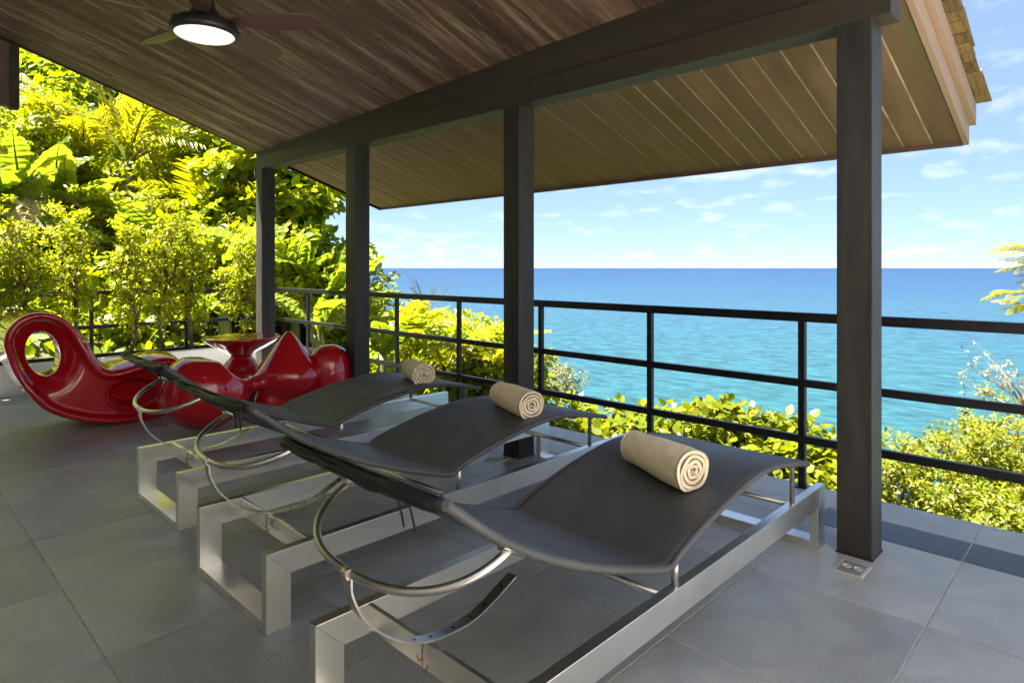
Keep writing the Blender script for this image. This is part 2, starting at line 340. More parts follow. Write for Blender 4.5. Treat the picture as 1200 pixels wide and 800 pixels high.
tag(ob('sea', mesh_np('sea', V, F), M['sea']), 'open sea, turquoise near the shore and blue at the horizon', 'sea', kind='structure')

# ------------------------------------------------------------------ terrace floor
DX0, DX1, DY0, DY1 = -9.35, .05, -6.0, 4.27
floor = tag(box('floor', M['grout'], None, DX0, DX1, DY0, DY1, -.45, -.0018), 'terrace floor of dark slate tiles', 'floor', kind='structure')
TX, TY = .692, .7625; OX, OY = -.563, .615
tiles = {}
def tile(x0, x1, y0, y1, m):
    key = (round(x1-x0, 3), round(y1-y0, 3), m)
    if key not in tiles:
        b = box_bm(-(x1-x0)/2, (x1-x0)/2, -(y1-y0)/2, (y1-y0)/2, -.03, 0, .0018, 1)
        me = bpy.data.meshes.new('tile'); b.to_mesh(me); b.free(); me.materials.append(M[m]); tiles[key] = me
    o = ob('tile', tiles[key], None, floor, ((x0+x1)/2, (y0+y1)/2, random.uniform(-.0008, .0008)))
    return o
g = .0026
ix0 = math.floor((DX0-OX)/TX); ix1 = math.ceil((DX1-OX)/TX); iy0 = math.floor((DY0-OY)/TY)
for ix in range(ix0, ix1):
    a = max(OX+ix*TX, DX0)+g; b = min(OX+(ix+1)*TX, DX1)-g
    if b-a < .05: continue
    for iy in range(iy0, 4):
        c = max(OY+iy*TY, DY0)+g; d = OY+(iy+1)*TY-g
        tile(a, b, c, d, 'tile')
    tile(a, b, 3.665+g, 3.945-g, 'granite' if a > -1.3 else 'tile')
    tile(a, b, 3.945+g, DY1-.002, 'tile')

M['pale'] = mat('pale stone paving', (.50, .47, .41), .8, var=(3, .15), bump=(30, .4, .004))
tag(box('bounce_paving', M['pale'], None, DX1+.002, 9, -14, 4.27, -.45, .002), 'unseen pale stone paving added to bounce sunlight under the covered terrace', 'paving', kind='structure')  # added out of view, sends sunlight up under the roof
hs_ = empty('unseen_house', (1.8, -2.0, 0)); tag(hs_, 'white rendered house wing added to bounce sunlight onto the terrace', 'unseen_house')  # added out of view as a bright sunlit wall lighting the floor from the right
M['white'] = mat('white house render', (.80, .77, .71), .8, var=(3, .05), bump=(60, .2, .003))
box('wall', M['white'], hs_, 0, 4, -8, 5.4, -.01, 4.6)
box('roof_slab', M['white'], hs_, -.12, 4.2, -8.1, 5.5, 4.6, 4.8)
M['glass'] = mat('dark window glass', (.02, .022, .024), .08, spec=.6)
rw = empty('unseen_house', (-4.2, -1.9, 0)); tag(rw, 'pale rendered house front with dark glass doors, added to shape the light behind the terrace', 'unseen_house')  # added out of view, blocks sky from behind and gives soft frontal fill
M['clad'] = mat('pale house render', (.78, .74, .67), .8, var=(3, .05))
box('wall', M['clad'], rw, -5.15, 5.95, -.2, 0, -.01, 4.45)
for xx_ in (-4.4, -1.2):
    d_ = box('glass_door', M['glass'], rw, xx_, xx_+2.2, -.05, .02, .004, 2.4)
    box('handle', M['white'], d_, xx_+.06, xx_+.09, .02, .05, .95, 1.2)
for yy_ in (-5.5, -2.2, 1.2):
    d_ = box('door', M['rail'], hs_, -.03, .05, yy_, yy_+.95, .005, 2.2)
    box('handle', M['white'], d_, -.06, -.03, yy_+.08, yy_+.11, 1.0, 1.15)
# low white curb wall with its planter, then the fence behind it
pl = empty('planter_wall', (-8.82, 1.0, 0)); tag(pl, 'low white planter wall at the terrace side under the hedge', 'planter')
box('wall', M['curb'], pl, .0, .12, -3.4, 3.1, -.01, .33, .008)
box('soil', M['soil'], pl, -.42, -.002, -3.4, 3.1, -.01, .27)

# ------------------------------------------------------------------ columns, beam, roof
CY0, CY1 = 3.358, 3.525
cl_lab = ['charcoal timber column beside the floor socket and the dark granite strip', 'charcoal timber column standing behind the middle lounger towel',
          'charcoal timber column just beside the round red stool', 'charcoal timber corner column at the hedge end of the beam']
for i, (x0, x1) in enumerate(((-1.027, -.869), (-3.348, -3.189), (-5.56, -5.388), (-7.6, -7.44))):
    c = empty('column', ((x0+x1)/2, (CY0+CY1)/2, 0)); hw = (x1-x0)/2; hd = (CY1-CY0)/2
    box('shaft', M['column'], c, -hw, hw, -hd, hd, 0, 2.60, .004)
    box('base_trim', M['rail'], c, -hw-.004, hw+.004, -hd-.004, hd+.004, -.002, .008, .002)
    tag(c, cl_lab[i], 'column', 'columns under the roof beam')
SL = .322; TILT = .036
def ceil_z(x, y): return 2.80+TILT*(x+7.6)-SL*(y-3.358)
def soff_z(x, y): return 2.83-SL*(y-3.358)
beam = empty('roof_beam', (-7.62, 3.43, 2.59)); tag(beam, 'long dark timber beam resting on the four columns', 'beam')
box('lower_beam', M['beam'], beam, 0, 6.83, -.074, .097, 0, .152, .004)
b = box_bm(0.004, 6.82, -.062, .085, .152, .42)
for v in b.verts:
    if v.co.z > .3:
        v.co.z = min(ceil_z(v.co.x-7.62, v.co.y+3.43), 9)-2.59+.03
ob('upper_beam', b, M['beam'], beam)

roof = empty('roof', (-4.2, 3.4, 2.8)); tag(roof, 'pitched timber roof with boarded ceiling and shingles over the terrace', 'roof')
def rbox(name, m, pts, th, parent=roof):
    """sloped slab: pts = 4 bottom corners ccw, th = vertical thickness"""
    o = roof.location
    V = [Vector(p)-o for p in pts]+[Vector(p)+Vector((0, 0, th))-o for p in pts]
    F = [(3, 2, 1, 0), (4, 5, 6, 7), (0, 1, 5, 4), (1, 2, 6, 5), (2, 3, 7, 6), (3, 0, 4, 7)]
    return ob(name, mesh_np(name, V, F), m, parent)
RX0, RX1 = -7.64, -.79
YE = 5.19; YR = -2.8
bw = .1705; nb = int(round((RX1-RX0)/bw)); bw = (RX1-RX0)/nb
for i in range(nb):
    a = RX0+i*bw+.0030; c = RX0+(i+1)*bw-.0030; j = random.uniform(-.002, .002)
    # interior boards, in two lengths with staggered butt joints
    ym = random.uniform(-.6, 1.9)
    for (y0, y1) in ((YR, ym-.001), (ym+.001, 3.40)):
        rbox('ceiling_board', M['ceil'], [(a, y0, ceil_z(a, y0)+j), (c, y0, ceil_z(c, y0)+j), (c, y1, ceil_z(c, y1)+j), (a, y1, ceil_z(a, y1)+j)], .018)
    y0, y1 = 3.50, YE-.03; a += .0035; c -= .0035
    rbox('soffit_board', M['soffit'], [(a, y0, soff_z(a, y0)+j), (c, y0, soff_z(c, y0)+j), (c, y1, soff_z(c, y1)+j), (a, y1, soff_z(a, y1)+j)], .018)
TOP = .20
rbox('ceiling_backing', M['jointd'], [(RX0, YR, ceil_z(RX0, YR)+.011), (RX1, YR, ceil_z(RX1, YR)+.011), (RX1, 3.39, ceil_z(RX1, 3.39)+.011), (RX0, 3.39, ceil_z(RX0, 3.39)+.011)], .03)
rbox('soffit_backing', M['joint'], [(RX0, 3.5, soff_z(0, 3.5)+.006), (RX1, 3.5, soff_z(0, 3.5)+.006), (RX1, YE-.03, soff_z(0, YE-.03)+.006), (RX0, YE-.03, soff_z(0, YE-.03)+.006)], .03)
# roof deck above everything
dz = .19
rbox('roof_deck', M['fascia'], [(RX0, YR, soff_z(0, YR)+.27), (RX1, YR, soff_z(0, YR)+.27), (RX1, YE, soff_z(0, YE)+dz), (RX0, YE, soff_z(0, YE)+dz)], .04)
rbox('fascia_board', M['fascia'], [(RX0-.02, YE-.03, soff_z(0, YE)-.02), (RX1, YE-.03, soff_z(0, YE)-.02), (RX1, YE, soff_z(0, YE)-.02), (RX0-.02, YE, soff_z(0, YE)-.02)], .20)
# left rake trim
rbox('rake_trim', M['rail'], [(RX0-.03, YR, ceil_z(RX0, YR)-.03), (RX0, YR, ceil_z(RX0, YR)-.03), (RX0, YE, soff_z(0, YE)-.025), (RX0-.03, YE, soff_z(0, YE)-.025)], .22)
# right barge boards (two steps)
def slab(name, m, x0, x1, zo, th, y1, parent=roof):
    return rbox(name, m, [(x0, YR, soff_z(0, YR)+zo), (x1, YR, soff_z(0, YR)+zo), (x1, y1, soff_z(0, y1)+zo), (x0, y1, soff_z(0, y1)+zo)], th, parent)
slab('barge_board', M['barge'], RX1+.001, RX1+.032, -.015, .135, YE+.001)
slab('barge_board', M['barge'], RX1+.001, RX1+.066, .128, .13, YE+.035)
# shingles: courses of split timber, individually along the visible rake edge
ang = math.atan(SL)
shm = []
for k in range(4):
    b = box_bm(-.5, .5, -.5, .5, 0, 1); 
    for v in b.verts: v.co.x += random.uniform(-.04, .04); v.co.y += random.uniform(-.03, .03) if v.co.y > 0 else 0
    me = bpy.data.meshes.new('shingle'); b.to_mesh(me); b.free(); me.materials.append(M['shingle']); shm.append(me)
yy = YE+.085; n = 0
while yy > 1.2 and n < 60:
    x = RX1+.135+random.uniform(-.012, .012)
    for k in range(3):
        wd = random.uniform(.10, .15)
        o = ob('shingle', random.choice(shm), None, roof, rot=(-ang+R(3.2), 0, R(random.uniform(-1.5, 1.5))))
        L = .42; cyy = yy-L/2+random.uniform(-.012, .012)
        o.scale = (wd, L, random.uniform(.014, .022)); 
        o.location = Vector((x-wd/2, cyy, soff_z(0, cyy)+.285+random.uniform(0, .006)))-roof.location
        x -= wd+.004
    yy -= .105; n += 1
rbox('shingle_field', M['shingle'], [(RX0-.08, YR, soff_z(0, YR)+.29), (RX1-.22, YR, soff_z(0, YR)+.315), (RX1-.22, YE+.07, soff_z(0, YE+.07)+.285), (RX0-.08, YE+.07, soff_z(0, YE+.07)+.285)], .035)

# hanging gable panel at the far rake, and the house wall the roof leans on
gp = empty('gable_panel', (-7.72, -.3, 2.9)); tag(gp, 'dark brown timber gable panel hanging under the ceiling edge', 'panel')
p0 = (-7.66)
b = box_bm(-.04, .04, -2.3, 1.30, .005, .9)
for v in b.verts:
    if v.co.z > .5: v.co.z = ceil_z(RX0, v.co.y-.3)-2.9+.02
    else: v.co.z = .05
ob('panel_board', b, M['fascia'], gp)
b = box_bm(-.055, .055, 1.30, 1.375, .03, .9)
for v in b.verts:
    if v.co.z > .5: v.co.z = ceil_z(RX0, v.co.y-.3)-2.9+.02
ob('end_trim', b, M['beam'], gp)
# ------------------------------------------------------------------ railings
def rail_run(name, p0, p1, posts, label, extra=0):
    p0 = Vector(p0); p1 = Vector(p1); L = (p1-p0).length; a = math.atan2(p1.y-p0.y, p1.x-p0.x)
    e = empty(name, p0, a)
    for (z0, z1, hw) in ((1.055, 1.113, .026), (.640, .688, .02), (.282, .330, .02)):
        box('rail', M['rail'], e, 0, L, -hw, hw, z0, z1, .004, 1)
    for s in posts:
        box('post', M['rail'], e, s-.022, s+.022, -.0185, .0185, -.02, 1.056, .003, 1)
        box('base_plate', M['rail'], e, s-.045, s+.045, -.04, .04, -.002, .008)
    tag(e, label, 'railing'); return e
RXL = -9.2
rail_run('railing', (RXL, 4.2, 0), (1.3, 4.2, 0), [x-RXL for x in (-9.15, -7.894, -6.891, -5.876, -4.816, -3.717, -2.606, -1.488, .75)], 'black steel railing along the sea edge of the terrace')
rail_run('railing', (RXL, -2.5, 0), (RXL, 4.15, 0), [.1, 1.2, 2.3, 3.4, 4.5, 5.6], 'black steel railing half hidden behind the hedge')

# ------------------------------------------------------------------ floor sockets
def socket(x, y, label):
    e = empty('floor_socket', (x, y, 0))
    box('frame', M['chrome'], e, -.062, .062, -.075, .075, -.004, .005, .002)
    box('cover', M['socket'], e, -.05, .05, -.062, .062, .004, .0075, .001)
    for s in (-1, 1):
        o = ob('outlet', lathe([(.0, .0), (.021, .0), (.021, .003), (.016, .003), (.016, .001), (.004, .001)], 20), M['chrome'], e, (s*.024, 0, .0075))
    tag(e, label, 'socket', 'sockets let into the floor')
socket(-.915, 3.215, 'metal floor socket at the foot of the column by the granite strip')
socket(-3.30, 3.25, 'metal floor socket seen under the middle lounger')

# ------------------------------------------------------------------ loungers
PROF = [(-.075, .885), (.05, .785), (.165, .705), (.33, .615), (.52, .53), (.70, .463), (.86, .410), (.925, .398)]
PROF2 = [(.925, .398), (1.01, .430), (1.17, .470), (1.33, .503), (1.56, .536), (1.70, .541), (1.83, .531), (2.03, .497), (2.19, .462)]
SW = .362
def lounger(x, y, label, dz=0, seed=0):
    rnd = random.Random(seed)
    e = empty('sun_lounger', (x, y, 0)); hw = .36
    for s in (-1, 1):
        xa, xb = (hw-.04, hw) if s > 0 else (-hw, -hw+.04)
        def mitre(name, poly, m):
            V = [(xa, a, b) for a, b in poly]+[(xb, a, b) for a, b in poly]; n_ = len(poly)
            F = [tuple(range(n_))[::-1], tuple(range(n_, 2*n_))]+[(q, (q+1) % n_, n_+(q+1) % n_, n_+q) for q in range(n_)]
            b_ = bmesh.new(); vs_ = [b_.verts.new(v) for v in V]
            for f in F: b_.faces.new([vs_[q] for q in f])
            bmesh.ops.recalc_face_normals(b_, faces=b_.faces[:])
            bmesh.ops.bevel(b_, geom=b_.edges[:], offset=.0016, segments=2, affect='EDGES', profile=.5)
            ob(name, b_, m, e)
        mitre('side_beam', [(.0004, .305), (2.4396, .305), (2.34, .2054), (.10, .2054)], M['steel'])
        mitre('upright', [(0, 0), (0, .3046), (.0996, .205), (.0996, 0)], M['steel_v'])
        mitre('upright', [(2.44, 0), (2.3404, 0), (2.3404, .205), (2.44, .3046)], M['steel_v'])
    for (ya, yb) in ((0, .1), (2.34, 2.44)):
        box('floor_bar', M['steel'], e, -hw+.0395, hw-.0395, ya+.001, yb-.001, .0, .036, .0025, 2)
    box('crossbar', M['steel'], e, -hw+.0395, hw-.0395, .185, .203, .222, .303, .002, 1)
    # sling sheet
    A = catmull([(0, a, b) for a, b in PROF], 5); B = catmull([(0, a, b) for a, b in PROF2], 5)
    path = A+B[1:]
    nu = 22; V = []; F = []
    for i, p in enumerate(path):
        t = i/(len(path)-1)
        for j in range(nu+1):
            u = -1+2*j/nu
            sag = (1-u*u)*(.016*math.sin(min(1, t*1.0)*math.pi)+.004)
            V.append((u*SW, p.y, p.z-sag+.0125+.0016*math.sin(9*u+13*t+seed)*math.sin(t*math.pi)))
    n = len(path)
    F = np.array([(i*(nu+1)+j, i*(nu+1)+j+1, (i+1)*(nu+1)+j+1, (i+1)*(nu+1)+j) for i in range(n-1) for j in range(nu)])
    sl_ = ob('sling', mesh_np('sling', V, F, True), M['sling'], e)
    sol = sl_.modifiers.new('thickness', 'SOLIDIFY'); sol.thickness = .004; sol.offset = -1
    for s in (-1, 1):
        rr = []
        pts = [(s*SW, p.y, p.z) for p in path]
        tubes('side_tube', [(pts, [.0135]*len(pts))], M['sling'], sl_, 10)
    # head roll wrapped in black vinyl, lumpy and tapered
    hp = []; hr = []
    for i in range(25):
        t = i/24; u = -1+2*t
        hp.append((u*(SW+.018), -.075-.010*math.sin(t*9+seed), .878-.012*(1-u*u)+.004*math.sin(t*17+seed)))
        r_ = .011+.010*math.sin(min(1, t*1.25+.05)*math.pi*.62)
        if i in (8, 9): r_ -= .003
        if i in (17,): r_ -= .004
        hr.append(r_ if 0 < i < 24 else r_*.62)
    hd = tubes('head_roll', [(hp, hr)], M['wrap'], e, 14)
    # drape of vinyl under the roll
    V = []; 
    for i in range(19):
        t = i/18; u = -1+2*t
        for (dy, dzz) in ((-.030, .01), (-.034, -.018), (-.016, -.046), (.012, -.050), (.045, -.036)):
            k_ = .55+.45*math.sin(math.pi*min(1, .12+t*.8)); wob = .0015*math.sin(t*31+dy*70+seed)
            V.append((u*(SW-.01), -.072+dy*k_+wob, .876+dzz*k_*.52+wob))
    F = np.array([(i*5+j, i*5+j+1, (i+1)*5+j+1, (i+1)*5+j) for i in range(18) for j in range(4)])
    o = ob('fabric_fold', mesh_np('fold', V, F, True), M['wrap'], hd); md = o.modifiers.new('t', 'SOLIDIFY'); md.thickness = .004
    # bow tube below the head, and the curved strap with holes
    bow = []
    for i in range(41):
        a = math.pi*i/40; cx_ = math.cos(a); sx = math.sin(a)**.80
        bow.append((SW*math.copysign(abs(cx_)**.85, cx_), .160-.240*sx, .706-.080*sx-.02*math.sin(a)))
    bw_ = tubes('bow_tube', [(bow, .0115)], M['tube'], e, 12)
    for s in (-1, 1):
        tubes('bracket', [([(s*(SW-.004), .125, .722), (s*(SW-.002), .20, .682)], .0145)], M['tube'], bw_, 10)
    tubes('clamp', [([(-.014, -.0835, .6045), (.014, -.0835, .6045)], .0145)], M['tube'], bw_, 12)
    SP = catmull([(0, -.083, .600), (0, -.078, .545), (0, -.035, .462), (0, .05, .383), (0, .150, .331), (0, .276, .313), (0, .385, .325), (0, .535, .385)], 6)
    V = []; F = []
    for i, p in enumerate(SP):
        t = (SP[min(i+1, len(SP)-1)]-SP[max(i-1, 0)]).normalized(); nn = Vector((0, -t.z, t.y))
        for (dxx, dn) in ((-.019, .003), (.019, .003), (.019, -.003), (-.019, -.003)): V.append(p+Vector((dxx, 0, 0))+nn*dn)
    for i in range(len(SP)-1):
        for j in range(4): a = i*4+j; b = i*4+(j+1) % 4; F.append((a, b, b+4, a+4))
    F.append((3, 2, 1, 0)); k = (len(SP)-1)*4; F.append((k, k+1, k+2, k+3))
    st = ob('ratchet_strap', mesh_np('strap', V, F), M['strap'], e)
    for ht in (.55, .64, .73, .82, .90, .97):
        i = int(ht*(len(SP)-1)); p = SP[i]; t = (SP[i+1]-SP[i-1]).normalized(); nn = Vector((0, -t.z, t.y))
        tubes('hole', [([p+nn*.0025, p+nn*.0036], .0055)], M['dark'], st, 10)
    # posts and rods
    for s in (-1, 1):
        tubes('seat_post', [([(s*.342, .985, .300), (s*.342, .985, .418)], .0125)], M['tube'], e, 12)
        tubes('foot_post', [([(s*.342, 2.05, .300), (s*.342, 2.05, .482), (s*.350, 2.05, .492)], .0115)], M['tube'], e, 12)
    tubes('cross_rod', [([(-.325, .93, .285), (.325, .93, .285)], .0125)], M['tube'], e, 10)
    tubes('cross_rod', [([(-.325, 2.08, .285), (.325, 2.08, .285)], .0125)], M['tube'], e, 10)
    # copper wire hook and tie cords
    tubes('wire_hook', [(catmull([(-.012, .176, .312), (-.014, .172, .285), (-.014, .172, .255), (-.004, .165, .240), (.014, .165, .246), (.018, .165, .258)], 4), .0028),
                        (catmull([(-.014, .174, .268), (-.03, .172, .250), (-.040, .17, .264)], 4), .0022)], M['copper'], e, 6)
    for xx in (.17, .215):
        tubes('tie_cord', [(catmull([(xx, -.05, .845), (xx+.012, -.045, .80), (xx+.03, -.05, .772)], 3), .003)], M['cord'], hd, 6)
    tag(e, label, 'lounger', 'sun loungers in a row on the terrace'); return e
LX = (-1.458, -2.713, -3.978); LY = (.97, 1.08, 1.18)
lounger(LX[0], LY[0], 'charcoal sling sun lounger on steel frame, closest to the granite strip column', 0, 1)
lounger(LX[1], LY[1], 'charcoal sling sun lounger on steel frame, in the middle of the row', 0, 2)
lounger(LX[2], LY[2], 'charcoal sling sun lounger on steel frame, next to the red seats', 0, 3)

# rolled towels
def towel(x, y, z, rz, label, seed):
    rnd = random.Random(seed); e = empty('rolled_towel', (x, y, z), rz)
    L = .40; Rr = .091; turns = 4.4; nth = int(turns*26); nl = 26
    th = .0172
    V = []; F = []
    prof = []
    for i in range(nth+1):
        t = i/nth; a = t*turns*2*math.pi+2.2
        r_ = .010+(Rr-.010)*t
        prof.append((a, r_))
    for l in range(nl+1):
        u = -L/2+L*l/nl
        for side in (0, 1):
            for (a, r_) in prof:
                wob = 1+.022*math.sin(a*1.0+u*7+seed)+.012*math.sin(2.3*a+u*21+seed*2)+.01*math.sin(5*a-u*33)
                rr = (r_-(th if side == 0 else 0)+ (0 if side else .0022))*wob*(1+.10*u/(L/2)+.03*math.sin(u*11+seed))
                endw = .006*math.sin(a*.9+seed)+.004*math.sin(a*2.7)
                uu = u+endw*(abs(u)/(L/2))**6
                zz = rr*math.sin(a)*.93; zz = max(zz, -Rr*.86)
                V.append((uu, rr*math.cos(a), zz+Rr*.86))
    m = nth+1; row = 2*m
    for l in range(nl):
        for i in range(nth):
            a = l*row+i; F.append((a, a+row, a+row+1, a+1))               # inner side
            a = l*row+m+i; F.append((a, a+1, a+row+1, a+row))
        a = l*row+m-1; b = l*row+2*m-1; F.append((a, a+row, b+row, b))    # outer lip
    for l, fl in ((0, 0), (nl, 1)):
        for i in range(nth):
            q = (l*row+i, l*row+i+1, l*row+m+i+1, l*row+m+i); F.append(q if fl else q[::-1])
    me = mesh_np('towel', V, F, True)
    o = ob('towel_roll', me, M['towel'], e)
    tag(e, label, 'towel', 'rolled towels on the loungers'); return e
def prof_z(yl):
    P = PROF+PROF2[1:]
    for (a, b), (c, d) in zip(P, P[1:]):
        if a <= yl <= c: return b+(d-b)*(yl-a)/(c-a)
    return .45
for i, (x, y, lab) in enumerate(((-1.425, 2.385, 'rolled beige towel on the lounger closest to the granite strip column'),
                                 (-2.63, 2.74, 'rolled beige towel on the middle lounger'), (-3.90, 2.98, 'rolled beige towel on the lounger next to the red seats'))):
    yl = y-LY[i]
    towel(x, y, prof_z(yl)-.002, R((-20, -17, -22)[i]), lab, i+1)

# ------------------------------------------------------------------ red fibreglass furniture (implicit surfaces)
def surface_nets(Fv, org, h):
    Fv = np.asarray(Fv); ins = Fv < 0; nx, ny, nz = Fv.shape
    cnt = np.zeros((nx-1, ny-1, nz-1)); P = np.zeros((nx-1, ny-1, nz-1, 3))
    cs = [(i, j, k) for i in (0, 1) for j in (0, 1) for k in (0, 1)]
    def S(a, c): return a[c[0]:nx-1+c[0], c[1]:ny-1+c[1], c[2]:nz-1+c[2]]
    for a in cs:
        for b in cs:
            if sum(b)-sum(a) == 1 and sum(abs(b[q]-a[q]) for q in range(3)) == 1:
                va, vb = S(Fv, a), S(Fv, b); cr = (va < 0) != (vb < 0)
                t = np.where(cr, va/np.where(cr, va-vb, 1), 0)
                for q in range(3): P[..., q] += np.where(cr, a[q]+(b[q]-a[q])*t, 0)
                cnt += cr
    act = cnt > 0; idx = -np.ones(act.shape, int); idx[act] = np.arange(act.sum())
    I = np.argwhere(act); V = (I+P[act]/cnt[act][:, None])*h+np.array(org)
    Fs = []
    for ax in range(3):
        sl0 = [slice(1, -1)]*3; sl1 = [slice(1, -1)]*3
        sl0[ax] = slice(0, -1); sl1[ax] = slice(1, None)
        a = ins[tuple(sl0)]; b = ins[tuple(sl1)]
        Q = np.argwhere(a != b); fl = a[a != b]
        off = np.ones(3, int); off[ax] = 0; Q = Q+off
        u, v = [(1, 2), (2, 0), (0, 1)][ax]
        eu = np.zeros(3, int); eu[u] = 1; ev = np.zeros(3, int); ev[v] = 1
        c = [idx[tuple((Q-d).T)] for d in (eu+ev, ev, 0*eu, eu)]
        q = np.stack(c, 1); q[~fl] = q[~fl][:, ::-1]; Fs.append(q)
    return V, np.concatenate(Fs)
def poly_sdf(U, Z, poly):
    poly = np.array(poly); d = np.full(U.shape, 1e9); inside = np.zeros(U.shape, bool)
    for i in range(len(poly)):
        a = poly[i]; b = poly[(i+1) % len(poly)]; e = b-a
        wx = U-a[0]; wz = Z-a[1]; t = np.clip((wx*e[0]+wz*e[1])/(e@e+1e-12), 0, 1)
        d = np.minimum(d, (wx-e[0]*t)**2+(wz-e[1]*t)**2)
        c = ((a[1] > Z) != (b[1] > Z)) & (U < (b[0]-a[0])*(Z-a[1])/(b[1]-a[1]+1e-12)+a[0]); inside ^= c
    return np.where(inside, -1, 1)*np.sqrt(d)
def smin(a, b, k): h_ = np.clip(.5+.5*(b-a)/k, 0, 1); return b+(a-b)*h_-k*h_*(1-h_)
def smax(a, b, k): return -smin(-a, -b, k)
def on_x(px, py, X):
    """(y, z) of the photo pixel on the upright plane x = X"""
    d = FW*FPX+RT*(px-CXP)+UPV*(CYP-py); t = X/d.x; return (d.y*t, CAMH+d.z*t)
def moulded(V, F, loc, name, label, cat):
    e = empty(name, loc, R(90)); o = ob('moulded_shell', mesh_np('moulded_shell', V, F, True), M['red'], e)
    m_ = o.modifiers.new('smooth', 'SMOOTH'); m_.factor = .5; m_.iterations = 3
    return tag(e, label, cat)
# chaise lying parallel to the planter: side outline on the plane of its near face
XN = -6.42
pp = [(5.3, 400), (9.6, 385), (23.4, 371.4), (40.4, 365), (57.4, 365), (74.4, 370.4), (89.3, 383), (102, 402), (111.6, 419), (121, 430), (132, 434), (149, 431), (170, 425), (187, 420),
      (205, 420), (216, 430), (220, 448), (215, 470), (200, 484), (176, 491), (127.5, 496), (85, 491), (49, 476.7), (21, 442.6), (8.5, 415)]
YC, _z = on_x(110, 480, XN)
def outline(pts):
    q = [on_x(x, y, XN) for x, y in pts]; return [(p.x, p.y) for p in catmull([(a-YC, b, 0) for a, b in q], 4, True)]
poly = outline(pp); zmin = min(p[1] for p in poly); poly = [(a, b-zmin) for a, b in poly]
def hole(cx_, cy_, rx, ry, rot):
    q = []
    for k in range(20):
        a = 2*math.pi*k/20; x = rx*math.cos(a); y = ry*math.sin(a); q.append((cx_+x*math.cos(rot)-y*math.sin(rot), cy_+x*math.sin(rot)+y*math.cos(rot)))
    return [(a, b-zmin) for a, b in outline(q)]
h = .0135
us = np.arange(-.95, 1.05, h); vv = np.arange(-.40, .40, h); zz = np.arange(-.06, 1.16, h)
U2, Z2 = np.meshgrid(us, zz, indexing='ij')
d2 = poly_sdf(U2, Z2, poly)
h1 = poly_sdf(U2, Z2, hole(56, 415, 20.5, 27, R(-14))); h2 = poly_sdf(U2, Z2, hole(160, 459, 22, 9.5, R(-10)))
dd = smax(d2, -h1, .05)
dep = np.clip(-d2, 0, .3)
dish = .11*np.exp(-(np.maximum(h1, 0)/.085)**2)+.17*np.exp(-(np.maximum(h2, 0)/.035)**2)+.055*np.clip((dep-.045)/.035, 0, 1)
W2 = .315-dish
crown_ = -.05*(1-(vv/.315)**2).clip(0, 1)[None, :, None]*((U2 > -.05) & (U2 < .9))[:, None, :]        # gently bulging seat
Fv = smax(dd[:, None, :]+crown_*np.clip((Z2-.35)/.1, 0, 1)[:, None, :], np.abs(vv)[None, :, None]-W2[:, None, :], .05)
V, F = surface_nets(Fv, (us[0], vv[0], zz[0]), h); V[:, 2] -= V[:, 2].min()
moulded(V, F, (XN-.315, YC, 0), 'red_chaise', 'glossy red moulded chaise with an oval hole through its curled head', 'chaise')
# saddle seat: ball, saddle and pointed back in one moulding, parallel to the chaise
XS = -5.72
YB = on_x(240, 460, XS)[0]; YK = on_x(338, 440, XS)[0]; YM = (YB+YK)/2
us = np.arange(-1.0, 1.0, .018); vv = np.arange(-.5, .5, .018); zz = np.arange(-.05, .92, .018)
X3, Y3, Z3 = np.meshgrid(us, vv, zz, indexing='ij')
def rev(c, prof):
    rho = np.sqrt((X3-c[0])**2+(Y3-c[1])**2); Rz = np.interp(Z3, [p[0] for p in prof], [p[1] for p in prof]); return (rho-Rz)*.75
uB = YB-YM; uK = YK-YM
ball = (np.sqrt(((X3-uB)/.365)**2+(Y3/.365)**2+((Z3-.325)/.335)**2)-1)*.335
ball = smax(ball, (Z3-.60)*.97+(X3-uB)*.16, .03)
uC = on_x(283, 420, XS)[0]-YM
ball = smax(ball, .273-np.sqrt((X3-uC)**2+(Z3-.683)**2), .025)
cone = rev((uK, 0), [(.05, -.1), (.09, .06), (.16, .18), (.26, .27), (.37, .308), (.43, .29), (.53, .215), (.63, .14), (.72, .075), (.775, .03), (.82, -.06)])
foot = np.sqrt((X3-uK+.14)**2+(Y3-.02)**2+(Z3-.15)**2)-.165
brd = (np.sqrt(((X3-(uB+uK)/2)/.34)**2+(Y3/.13)**2+((Z3-.335)/.075)**2)-1)*.075
Fv = smin(smin(smin(ball, brd, .04), cone, .04), foot, .03)
V, F = surface_nets(Fv, (us[0], vv[0], zz[0]), .018); V[:, 2] -= V[:, 2].min()
moulded(V, F, (XS, YM, 0), 'red_saddle_seat', 'glossy red saddle seat with a ball front and pointed cone back', 'seat')
# pedestal table
tb = at(283, CYP, 6.6); tb.z = 0
te = empty('red_pedestal_table', tb); tag(te, 'glossy red pedestal table with a wide dish top', 'table')
ob('stem', lathe([(.0, 0), (.17, 0), (.235, .03), (.275, .11), (.278, .18), (.25, .28), (.20, .36), (.14, .435), (.105, .47), (.10, .495)], 56), M['red'], te)
ob('top', lathe([(.0, .485), (.10, .49), (.16, .52), (.25, .575), (.345, .635), (.376, .665), (.382, .676), (.374, .683), (.34, .678), (.0, .672)], 64), M['red'], te)
# round stool behind the cone
sb = at(385, CYP, 6.25); sb.z = 0
se = empty('red_round_stool', sb); tag(se, 'glossy red rounded stool beside the column', 'stool')
ob('moulded_shell', lathe([(.0, 0), (.12, .0), (.165, .04), (.20, .13), (.218, .25), (.222, .36), (.215, .45), (.19, .54), (.145, .60), (.08, .635), (.0, .645)], 48), M['red'], se)

